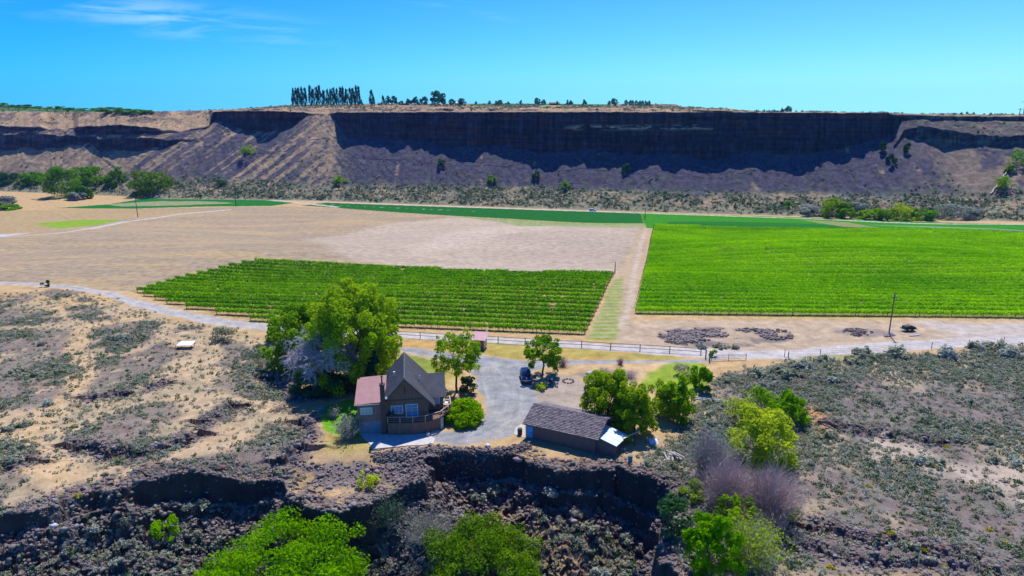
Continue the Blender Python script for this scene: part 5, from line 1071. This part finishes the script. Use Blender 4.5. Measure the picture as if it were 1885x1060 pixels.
pm('pillar', [bx(3.22, 3.36, -.6, -.46, -.2, FL-.165), bx(-.07, .07, -.8, -.66, -.2, FL-.165)], wood, dk)
# patio slab below the deck
pat = [on_plane(*p) for p in ((660, 796), (688, 827), (720, 824), (750, 821), (778, 820), (798, 817), (801, 808), (792, 803), (812, 795), (780, 770), (700, 770))]
pz = 0.10; pat_o = pm('patio', [ext([tuple(p) for p in pat], 'z', -.45, pz)], concrete); tag(pat_o, 'pale concrete patio below the deck, mostly in the shade of the cabin', 'patio', kind='structure')
# things on the deck
def on_house(u, v, z): c, s = math.cos(HR), math.sin(HR); return (-15.3+u*c-v*s, 90+u*s+v*c, z)
gr = empty('barbecue_grill', on_house(-2.0, .1, FL), HR, 'black barbecue grill on the deck left of the sliding door', 'grill')
pm('firebox', [ext([(-.42, .72), (.42, .72), (.42, .95), (.30, 1.12), (-.30, 1.12), (-.42, .95)], 'y', -.25, .25)], black_m, gr); pm('side_shelf', [bx(-.75, -.43, -.22, .22, .84, .88), bx(.43, .75, -.22, .22, .84, .88)], black_m, gr)
for a in (-.36, .36):
    for b in (-.2, .2): pm('leg', [rod((a, b, 0), (a, b, .72), .025)], black_m, gr)
tb = empty('patio_table', on_house(5.95, 2.1+.9, FL), HR+.3, 'small pale table on the right end of the deck', 'table')
pm('tabletop', [rod((0, 0, .70), (0, 0, .74), .42, 14)], rail_m, tb)
for a in range(4): pm('leg', [rod((.3*math.cos(a*1.57+.7), .3*math.sin(a*1.57+.7), 0), (.25*math.cos(a*1.57+.7), .25*math.sin(a*1.57+.7), .70), .025)], black_m, tb)
def chair(loc, rz, mat, label, group=None, name='deck_chair'):
    c = empty(name, loc, rz, label, 'chair', group); pm('seat', [bx(-.25, .25, -.24, .24, .40, .45)], mat, c); pm('backrest', [ext([(.22, .46), (.27, .46), (.36, .95), (.31, .95)], 'x', -.25, .25)], mat, c)
    for a in (-.22, .22):
        for b in (-.2, .2): pm('leg', [rod((a, b, 0), (a, b, .40), .02)], black_m, c)
    return c
chair(on_house(6.1, 4.2, FL), HR+1.2, white_m, 'pale chair on the right end of the deck, nearer the drive'); chair(on_house(6.0, 1.9, FL), HR+2.6, black_m, 'dark chair beside the small table on the right end of the deck')
hot = empty('hot_tub', on_house(7.6, 5.2, 0), HR, 'dark framed tub enclosure at the right rear corner of the cabin', 'tub'); pm('tub_wall', [bx(-.9, .9, -1, 1, 0, 1.15)], black_m, hot); pm('cover', [bx(-.95, .95, -1.05, 1.05, 1.153, 1.25)], mottled('grey_cover', (.22, .23, .26), (.14, .15, .17), 4), hot)
railing([(-1.05, -1.15), (1.05, -1.15), (1.05, 1.15)], hot, 0, 1.7, black_m, 3)
# ------------------------------------------------------------------ garage
GRZ = math.atan2(-.443, .896); gar = empty('garage', (1.97, 88.4, 0), GRZ, 'long low brown garage with a shingled roof and a white lean-to at its right end', 'garage')
wg = board_mat('dark_brown_siding', (.19, .125, .105), (.13, .09, .08), .3); LG, WG = 10.4, 6.8
pm('wall', [ext([(0, -1.2), (WG, -1.2), (WG, 2.42), (WG/2, 3.62), (0, 2.42)], 'x', 0, LG)], wg, gar)
shm = mottled('shingle_brown_grey', (.145, .13, .15), (.225, .20, .225), 3.2, .9, .3); shd = mottled('shingle_dark', (.095, .08, .088), (.17, .14, .155), 3.2, .9, .3)
def shingles(sgn, name):
    out = []; n = 15; y0, y1, z0, z1 = (-.5, WG/2, 2.28, 3.78) if sgn > 0 else (WG+.5, WG/2, 2.28, 3.78); r2 = random.Random(3+sgn)
    A, B = [], []
    for i in range(n):
        t0, t1 = i/n, (i+1.25)/n; t1 = min(t1, 1.0)
        ya, yb_, za, zb_ = y0+(y1-y0)*t0, y0+(y1-y0)*t1, z0+(z1-z0)*t0, z0+(z1-z0)*t1; x = -.35-(i % 2)*.2
        while x < LG+.55:
            w_ = r2.uniform(.34, .52); xa, xb = max(x, -.35), min(x+w_-.02, LG+.55); x += w_
            if xb-xa < .05: continue
            l = .085+r2.uniform(0, .035); o_ = r2.uniform(-.02, .02)
            (A if r2.random() < .6 else B).append(panel([(xa, ya+o_, za+l), (xb, ya+o_, za+l), (xb, yb_, zb_+.008), (xa, yb_, zb_+.008)], .03))
    root = pm('roof', [panel([(-.35, y0, z0), (LG+.55, y0, z0), (LG+.55, y1, z1), (-.35, y1, z1)], .12)], shd, gar)
    pm('shingle_courses', A, shm, root); pm('shingle_courses', B, shd, root)
shingles(1, ''); shingles(-1, '')
pm('ridge_cap', [ext([(WG/2-.18, 3.74), (WG/2, 3.86), (WG/2+.18, 3.74), (WG/2, 3.79)], 'x', -.37, LG+.57)], shd, gar)
pm('bargeboard', [ext([(-.5, 2.10), (-.5, 2.24), (WG/2, 3.72), (WG+.5, 2.24), (WG+.5, 2.10), (WG/2, 3.56)], 'x', LG+.50, LG+.56)], mottled('reddish_bargeboard', (.22, .11, .09), (.17, .09, .075), 4), gar)
pm('annex_wall', [ext([(LG+.003, -1.4), (13.0, -1.4), (13.0, 1.45), (LG+.003, 2.3)], 'y', .45, 4.0)], wg, gar)
qa = [(LG+.05, .25, 2.42), (13.3, .25, 1.62), (13.75, 4.1, 1.55), (LG+.05, 4.3, 2.38)]
lt = pm('lean_to_roof', [panel(qa, .05)], mottled('white_metal_sheet', (.62, .72, .78), (.50, .60, .68), .8, .5, 0, .4), gar); pm('seam', ribs([qa[0], qa[3], qa[2], qa[1]], 4, .04, .03), white_m, lt)
dr = pm('door', [bx(.12, 1.12, -.07, -.003, .02, 2.02)], blue_m, gar); pm('handle', [rod((1.0, -.13, 1.0), (1.0, -.08, 1.0), .03)], black_m, dr); pm('door_panel', [bx(.26, .98, -.085, -.072, 1.1, 1.8), bx(.26, .98, -.085, -.072, .2, .9)], mottled('blue_panel', (.10, .38, .72), (.06, .26, .55), 4), dr)
pm('vent_pipe', [rod((8.6, WG/2+.9, 3.2), (8.6, WG/2+.9, 4.25), .09, 8)], black_m, gar); pm('vent_pipe', [rod((9.3, WG/2+1.0, 3.2), (9.3, WG/2+1.0, 3.85), .08, 8)], black_m, gar)
for a, b, h in ((13.75, 2.0, 1.5), (14.6, 4.4, 1.5)): pm('post', [rod((a, b, -.4), (a, b, h), .05)], black_m, gar)
bd = pm('long_board', [panel([(13.4, 2.7, 1.78), (13.6, 2.5, 1.78), (15.0, 5.2, 1.95), (14.8, 5.4, 1.95)], .05)], trim, gar)
ap = on_plane([948, 966, 966, 946], [789, 776, 806, 800]); apo = pm('apron', [ext([tuple(p) for p in ap], 'z', -.3, .06)], mottled('pale_concrete', (.48, .44, .38), (.38, .35, .31), 2)); tag(apo, 'pale concrete apron at the left end of the garage', 'paving', kind='structure')
# ------------------------------------------------------------------ pink roofed shed behind the yard
l = P(881, 643); shed = empty('garden_shed', (l[0], l[1], l[2]), -.22, 'small brown shed with a dusty pink lean roof beside the fenced track', 'shed')
pm('wall', [ext([(0, 0), (0, 2.05), (2.4, 2.5), (2.4, 0)], 'x', -1.05, 1.0)], board_mat('shed_siding', (.26, .15, .13), (.19, .11, .10), .3), shed); pm('side_wall', [ext([(0.05, .0), (0.05, 2.0), (2.3, 2.42), (2.3, .0)], 'x', 1.003, 1.05)], trim, shed)
qs = [(-1.5, -.45, 2.02), (1.45, -.45, 2.02), (1.45, 2.8, 2.68), (-1.5, 2.8, 2.68)]; pm('roof', [panel(qs, .07)]+ribs(qs, 9, .04, .03), mottled('light_pink_roof', (.50, .30, .32), (.42, .25, .28), 1, .6), shed); pm('door', [bx(-.4, .35, -.05, -.003, .02, 1.9)], mottled('shed_door', (.30, .19, .17), (.24, .15, .13), 4), shed)
# ------------------------------------------------------------------ vehicles
def loft(st):
    """st: list of (y, [(x,z) half outline from bottom centre to top centre]) -> closed body"""
    V, F = [], []; n = len(st[0][1])*2-2
    for y, h in st:
        ring = [(x, y, z) for x, z in h]+[(-x, y, z) for x, z in h[-2:0:-1]]; V += ring
    m = len(st[0][1])*2-2
    for i in range(len(st)-1):
        for j in range(m): a, b = i*m+j, i*m+(j+1) % m; F.append((a, b, b+m, a+m))
    F.append(tuple(range(m))[::-1]); F.append(tuple(range((len(st)-1)*m, len(st)*m))); return V, F
def car(loc, rz, paint, label, cat, name, L_=4.7, wd=1.86, H=1.78, pickup=False, group=None):
    c = empty(name, loc, rz, label, cat, group); w = wd/2; hz = L_/2
    def sec(y, zt, k=1., zb=.32): return (y, [(0, zb), (w*.86*k, zb), (w*.98*k, zb+.12), (w*k, .70), (w*.97*k, zt-.10), (w*.86*k, zt), (0, zt+.025)])
    pm('body', [loft([sec(-hz, .72, .86, .40), sec(-hz+.10, .92, .95, .34), sec(-hz+.5, 1.03, .99), sec(-hz+1.25, 1.10), sec(-.3, 1.10), sec(hz-.5, 1.08), sec(hz-.08, 1.04, .97, .36), sec(hz, .95, .93, .42)])], paint, c, True)
    yf, yr = -hz+1.15, (hz-.15 if not pickup else .75); 
    def g(y, k, z): return (y, [(0, 1.09), (w*.90*k, 1.09), (w*.88*k, 1.11), (w*.80*k, (z+1.1)/2), (w*.74*k, z-.06), (w*.62*k, z), (0, z+.02)])
    pm('cabin', [loft([g(yf, 1, 1.12), g(yf+.62, .97, H-.08), g(yf+1.0, .97, H), g(yr-.5, .97, H), g(yr-.12, .95, H-.12), g(yr, .97, 1.13)])], paint, c, True)
    gl = principled('tinted_glass', (.015, .03, .06), .08, .9)
    pm('windscreen', [panel([(-w*.78, yf+.02, 1.17), (w*.78, yf+.02, 1.17), (w*.64, yf+.56, H-.13), (-w*.64, yf+.56, H-.13)], -.03)], gl, c)
    for s in (-1, 1): pm('side_window', [ext([(yf+.45, 1.17), (yf+.80, H-.16), (yr-.55, H-.16), (yr-.3, 1.17)], 'x', s*w*.74, s*w*.865)], gl, c)
    for s in (-1, 1):
        pm('headlight', [bx(min(s*w*.50, s*w*.80), max(s*w*.50, s*w*.80), -hz-.015, -hz+.12, .66, .80)], white_m, c); pm('mirror', [bx(min(s*w*.98, s*w*1.14), max(s*w*.98, s*w*1.14), yf+.35, yf+.5, 1.10, 1.27)], paint, c)
        for yy in (-hz+.85, hz-.95):
            wl_ = pm('wheel', [rod((s*w*.80, yy, .35), (s*w*1.005, yy, .35), .35, 18)], principled('tyre', (.02, .02, .02), .9), c); pm('rim', [rod((s*w*.99, yy, .35), (s*w*1.02, yy, .35), .21, 12)], principled('rim_metal', (.4, .4, .42), .3, .5, .8), wl_)
    pm('grille', [bx(-w*.46, w*.46, -hz-.02, -hz+.1, .58, .82)], principled('chrome_grille', (.5, .5, .55), .25, .6, .8), c); pm('bumper', [bx(-w*.85, w*.85, -hz-.06, -hz+.2, .36, .54)], principled('bumper_plastic', (.10, .10, .13), .5), c)
    return c
l = P(968.5, 706); car((l[0], l[1]+1.7, l[2]), math.radians(6), principled('navy_car_paint', (.012, .022, .085), .22, .7), 'dark blue off-roader parked on the gravel yard in the shade of the round tree', 'car', 'parked_car', 4.1, 1.85, 1.72)
l = P(1091, 388.5); car((l[0], l[1]+.2, l[2]), math.radians(84), principled('silver_blue_paint', (.35, .50, .72), .3, .6), 'small silvery blue car driving on the far road below the scree', 'car', 'road_car', 4.6, 1.85, 1.6)
# ------------------------------------------------------------------ fences, gate, poles
def fence(name, pts, label, h, rails, rpost, mat, rail_mat=None, rail_r=.045, cat='fence'):
    loc0 = P(*pts[0]); f = empty(name, loc0, 0, label, cat); tops = []
    for p in pts:
        q = np.array(P(*p))-loc0; o = pm('post', [rod((0, 0, -.3), (0, 0, h), rpost, 6)], mat, f); o.location = q; tops.append(q)
    for r in rails:
        pm('rail' if rail_r > .02 else 'wire', [rod(tops[i]+np.array([0, 0, r]), tops[i+1]+np.array([0, 0, r]), rail_r, 5) for i in range(len(tops)-1)], rail_mat or mat, f)
    return f
fm = mottled('fence_wood', (.14, .105, .09), (.09, .07, .065), 5, .9)
fence('rail_fence', [(728, 620), (773.6, 623), (820, 626), (868, 629), (917, 631), (966.7, 634), (1020, 637.5), (1070.6, 639.5), (1124, 643), (1178, 646), (1232.6, 649), (1290, 653)], 'long rail fence with dark posts along the pale track behind the yard', 1.35, (.62, 1.25), .085, fm, None, .05)
fence('wire_fence', [(1444, 656), (1509.5, 655), (1576, 651), (1646.5, 647), (1714.5, 642), (1783, 637), (1847, 632), (1915, 626)], 'wire fence on thin posts along the road at the right', 1.35, (.5, .9, 1.25), .06, fm, wire_m, .012)
gp = fence('field_gate', [(1309, 664), (1341, 663), (1373, 662)], 'low metal gate across the drive beside the gate posts', 1.15, (.3, .6, .9, 1.1), .05, fm, None, .03, 'gate')
for (a, b, r, h, lab) in ((1299, 660, .12, 1.7, 'thick wooden gate post where the rail fence ends'), (1306, 666, .12, 1.6, 'wooden gate post standing at the hinge of the metal gate'), (1451, 658, .08, 1.2, 'single short post left of the start of the wire fence'), (521, 828, .05, 1.4, 'thin lone stake on the dry slope left of the lawn'), (1189, 816, .05, 1.1, 'short rusty stake in the yard right of the garage'), (436, 600, .0, 0, '')):
    if not lab: continue
    q = P(a, b); o = pm('post', [rod((0, 0, -.3), (0, 0, h), r, 7), rod((0, 0, h), (0, 0, h+.04), r*.8, 7)], fm); o.name = 'wooden_post'; o.location = q; tag(o, lab, 'post')
tree_at(1312, 655, 14, 12, 'leaf_bright', 700, 'small green bush growing against the gate posts', cat='bush', name='bush', n=260, size=.2, base=.0, clumps=7, cr=.4)
def pole(bxp, byp, toppx, label, arm=0., scarp=None, r=.14, group=None):
    q = P(bxp, byp) if scarp is None else Epy(bxp, byp, *scarp); h = metres(byp-toppx, q, True); t = empty('utility_pole', q, 0, label, 'utility pole', group); r = max(r, q[1]*.00055)
    v, f = tube((0, 0, -.5), (0, 0, h), r, r*.7, 8); pm('pole_shaft', [(list(v), [tuple(g) for g in f]+[tuple(range(8, 16))])], fm, t)
    if arm: pm('crossarm', [bx(-arm, arm, -.06-r*.6, .06, h-.9, h-.9+max(.14, r))], fm, t); [pm('insulator', [rod((s*arm*.85, 0, h-.75), (s*arm*.85, 0, h-.45), .06)], white_m, t) for s in (-1, 1)]
    return t
pole(1636, 616, 543, 'tall dark utility pole standing on the staging ground at the right', .55)
pole(254, 400, 368, 'utility pole on the tan field at the left, nearer the bright grass patch', .0); pole(434.5, 379, 353, 'utility pole at the far edge of the tan field, left of the middle', .0); pole(1132, 503, 483, 'short pole at the upper corner of the left vineyard', .0)
pole(1187, 404, 385, 'far pole where the crop strips meet, above the strip between the vineyards', .0)
pole(1883, 212, 188, 'tall power pole with a crossarm on the right skyline', 2.2, (6.5, 7.6)); pole(1876, 212, 200, 'smaller power pole left of the tall one on the right skyline', 1.6, (6.5, 7.6))
# ------------------------------------------------------------------ plateau buildings
for px_, row, wpx, hpx, wall_c, roof_c, lab in ((843.5, 191, 13, 4.5, (.7, .7, .68), (.75, .76, .78), 'white farm building on the plateau skyline'), (1019.5, 191, 13, 4.5, (.16, .10, .09), (.22, .14, .13), 'brown barn on the plateau skyline'), (699, 192, 8, 3.5, (.22, .17, .15), (.12, .12, .13), 'little dark roofed house right of the lone poplar'), (744, 192.5, 8, 3.5, (.42, .33, .28), (.3, .2, .18), 'low tan house between the dark tree clumps on the plateau')):
    q = Epy(px_, row, 6.9, 7.7); w_, h_ = metres(wpx, q)/2, metres(hpx, q, True); b_o = empty('farm_building', q, .15, lab, 'building')
    pm('wall', [ext([(-w_, -.8), (w_, -.8), (w_, h_*.62), (-w_, h_*.62)], 'y', 0, w_*1.2)], mottled('farm_wall', wall_c, tuple(c*.8 for c in wall_c), 1), b_o)
    pm('roof', [ext([(-.4, h_*.60), (w_*.6, h_), (w_*1.2+.4, h_*.60), (w_*1.2+.4, h_*.66), (w_*.6, h_+.25), (-.4, h_*.66)], 'x', -w_-.4, w_+.4)], mottled('farm_roof', roof_c, tuple(c*.8 for c in roof_c), 1), b_o)
    pm('door', [bx(-.5, .5, -.06, -.003, -.5, h_*.4)], black_m, b_o)
# ------------------------------------------------------------------ small things
q = P(342, 640); s = empty('metal_canopy', q, .1, 'white metal sheet roof on low posts on the dry flat at the left', 'canopy'); pm('sheet', [panel([(-1.5, -.7, .75), (1.5, -.9, .8), (1.7, 1.0, 1.05), (-1.2, 1.1, 1.0)], .06)], mottled('white_sheet', (.78, .78, .8), (.62, .62, .66), 2), s)
for a, b in ((-1.2, -.5), (1.3, -.6), (1.4, .8), (-1, .9)): pm('leg', [rod((a, b, -.2), (a, b, .78), .05)], fm, s)
for (a, b), (c, d), r, lab in (((1272, 734), (1388, 747), .09, 'long white irrigation pipe lying on the stony ground right of the garage trees'), ((1272, 731), (1340, 739), .07, 'shorter white pipe lying just behind the long one')):
    p0, p1 = np.array(P(a, b)), np.array(P(c, d)); L_ = 12; pts_ = [p0*(1-i/L_)+p1*i/L_ for i in range(L_+1)]
    for p_ in pts_: p_[2] = float(ground(np.array([p_[0]]), np.array([p_[1]]), False)[0])+r+.03
    o = pm('irrigation_pipe', [rod(np.array(pts_[i])-p0, np.array(pts_[i+1])-p0, r, 7) for i in range(L_)], white_m); o.location = p0; tag(o, lab, 'pipe')
p0, p1 = np.array(Epy(1822, 358, 1.0, 5)), np.array(Epy(1853, 315, 1.0, 5)); ps = [np.array(Epy(1822+31*i/14, 358-43*i/14, 1., 5)) for i in range(15)]
o = pm('slope_pipe', [rod(ps[i]-p0+np.array([0, -.3, .6]), ps[i+1]-p0+np.array([0, -.3, .6]), .38, 7) for i in range(14)], trim); o.location = p0; tag(o, 'white pipe climbing the scree slope at the far right', 'pipe')
wd_m = mottled('grey_weathered_plank', (.36, .33, .33), (.25, .23, .24), 5, .9)
q = P(1233, 846)
for i in range(9):
    o = pm('plank', [bx(-1.0-.08*(i % 3), 1.0, -.11, .11, 0, .06)], wd_m); o.location = (q[0]+(i % 4)*.28-.5+(i > 4)*.9, q[1]+(i % 3)*.25, q[2]+.12+.07*i); o.rotation_euler = (.05*(i % 3), .06*(i % 2), .9+i*.17); tag(o, 'grey weathered plank in the loose pile right of the garage', 'plank', 'pile of grey planks')
q = P(1203, 815); o = pm('scrap_sheet', [panel([(-.6, -.5, .05), (.6, -.5, .05), (.6, .5, .45), (-.6, .5, .45)], .05), bx(-.5, -.4, .3, .4, -.2, .3)], white_m); o.location = q; tag(o, 'pale metal panel leaning on the ground right of the garage', 'panel')
def barrel(p, mat, label, r=.3, h=.9, name='barrel'):
    b = empty(name, P(*p) if len(p) == 2 else p, 0, label, name); v = [(rr_*math.cos(a*math.pi/7), rr_*math.sin(a*math.pi/7), z) for rr_, z in ((r*.93, 0), (r, h*.2), (r, h*.8), (r*.93, h)) for a in range(14)]
    pm('drum', [(v, [(i*14+j, i*14+(j+1) % 14, (i+1)*14+(j+1) % 14, (i+1)*14+j) for i in range(3) for j in range(14)]+[tuple(range(14))[::-1]])], mat, b); pm('lid', [rod((0, 0, h), (0, 0, h+.04), r*.97, 14)], mat, b)
teal = mottled('teal_plastic', (.05, .30, .30), (.04, .20, .22), 3, .6)
barrel((592, 758), teal, 'teal barrel at the edge of the lava rock left of the lawn', .42, .75); barrel((1160, 850), mottled('dull_blue_drum', (.10, .24, .30), (.06, .15, .2), 3), 'dull blue barrel on the rim rocks right of the garage')
barrel((957, 800), black_m, 'dark barrel left of the blue garage door', .35, .95)
barrel((788, 803), trim, 'small pale bin at the right corner of the patio', .28, .5, 'bin')
def boulder(p, r, col, label, fl=.6):
    rg = np.random.default_rng(int(p[0])); q = P(*p) if len(p) == 2 else p; v = ico_v*rg.uniform(.75, 1.15, (12, 3))*np.array([r, r*.8, r*fl]); o = mesh_np('boulder', v, ico_f, mottled('boulder_stone', col, tuple(c*.75 for c in col), 2, .9, .4)); o.location = (q[0], q[1], q[2]+r*fl*.5); tag(o, label, 'boulder')
boulder((898, 822), .55, (.62, .62, .66), 'white boulder on the rim wall between patio and garage'); boulder((955, 848), .9, (.33, .22, .24), 'large reddish flat boulder on the rim left of the garage', .4); boulder((821, 830), .3, (.5, .45, .48), 'small pale stone on the rim wall right of the patio')
boulder((833, 829), .32, (.40, .2, .18), 'small reddish stone on the rim wall right of the patio'); boulder((1085, 688), .9, (.42, .40, .42), 'pale flat boulder on the rock patch right of the yard', .35); boulder((1148, 828), .4, (.6, .6, .62), 'white stone by the lean-to posts of the garage'); boulder((100, 970), .6, (.5, .5, .54), 'pale boulder in the shaded rim at the lower left')
chair(P(1014.5, 708), 2.2, black_m, 'left one of two dark chairs on the gravel below the round tree', 'two dark yard chairs', 'yard_chair'); chair(P(1024, 711), -1.9, black_m, 'right one of two dark chairs on the gravel below the round tree', 'two dark yard chairs', 'yard_chair')
q = P(1046, 702); fp = empty('fire_ring', q, 0, 'dark ring of stones right of the two yard chairs', 'fire ring')
for i in range(11): a = i*.571; v = ico_v*np.array([.22, .16, .16])*rng.uniform(.8, 1.2, (12, 3))+np.array([math.cos(a)*.9, math.sin(a)*.9, .08]); mesh_np('stone', v, ico_f, rock_m[0], parent=fp)
tree_at(996, 717, 22, 11, 'leaf_yellow', 701, 'low yellow-green weed patch below the two yard chairs', cat='shrub', name='shrub', n=420, size=.18, base=.0, clumps=9, cr=.4)
q = P(1672, 609); t = empty('flatbed_trailer', q, .15, 'black flatbed trailer loaded with scrap on the staging ground right of the tall pole', 'trailer'); pm('bed', [bx(-1.5, 1.5, -.7, .7, .5, .62)], black_m, t); pm('load', [ext([(-1.3, .63), (-1.1, 1.15), (.2, 1.3), (1.2, .95), (1.3, .63)], 'y', -.55, .55)], principled('black_tarp', (.025, .028, .035), .6), t)
for s_ in (-1, 1): pm('wheel', [rod((.3, s_*.75-.08, .33), (.3, s_*.75+.08, .33), .33, 14)], black_m, t)
q = P(1638, 618)
for i in range(4):
    o = pm('scrap_pipe', [rod((-1.3, 0, 0), (1.3, 0, .0), .10, 7)], wd_m); o.location = (q[0]-.2, q[1]+.28*i-.4, q[2]+.15+.05*i); o.rotation_euler = (0, 0, .25+.1*i); tag(o, 'grey pipe in the small heap at the foot of the tall pole', 'pipe', 'grey pipes by the tall pole')
q = P(1684, 619); o = pm('scrap_pipe', [rod((-1.1, 0, .12), (1.1, .4, .12), .14, 7)], white_m); o.location = q; tag(o, 'pale pipe lying right below the black trailer', 'pipe')

# ------------------------------------------------------------------ thin blue valley air
hz_ = pm('haze', [bx(-1700, 1700, -60, 1500, -40, 74)]); hm_ = bpy.data.materials.new('haze_air'); hm_.use_nodes = True; ht = hm_.node_tree; ht.nodes.remove(ht.nodes['Principled BSDF'])
pv = ht.nodes.new('ShaderNodeVolumePrincipled'); pv.inputs['Color'].default_value = (.16, .38, 1, 1); pv.inputs['Density'].default_value = .000055; pv.inputs['Anisotropy'].default_value = .2
ht.links.new(pv.outputs[0], ht.nodes['Material Output'].inputs['Volume']); hz_.data.materials.append(hm_); tag(hz_, 'thin bluish air over the valley', 'haze', kind='stuff')
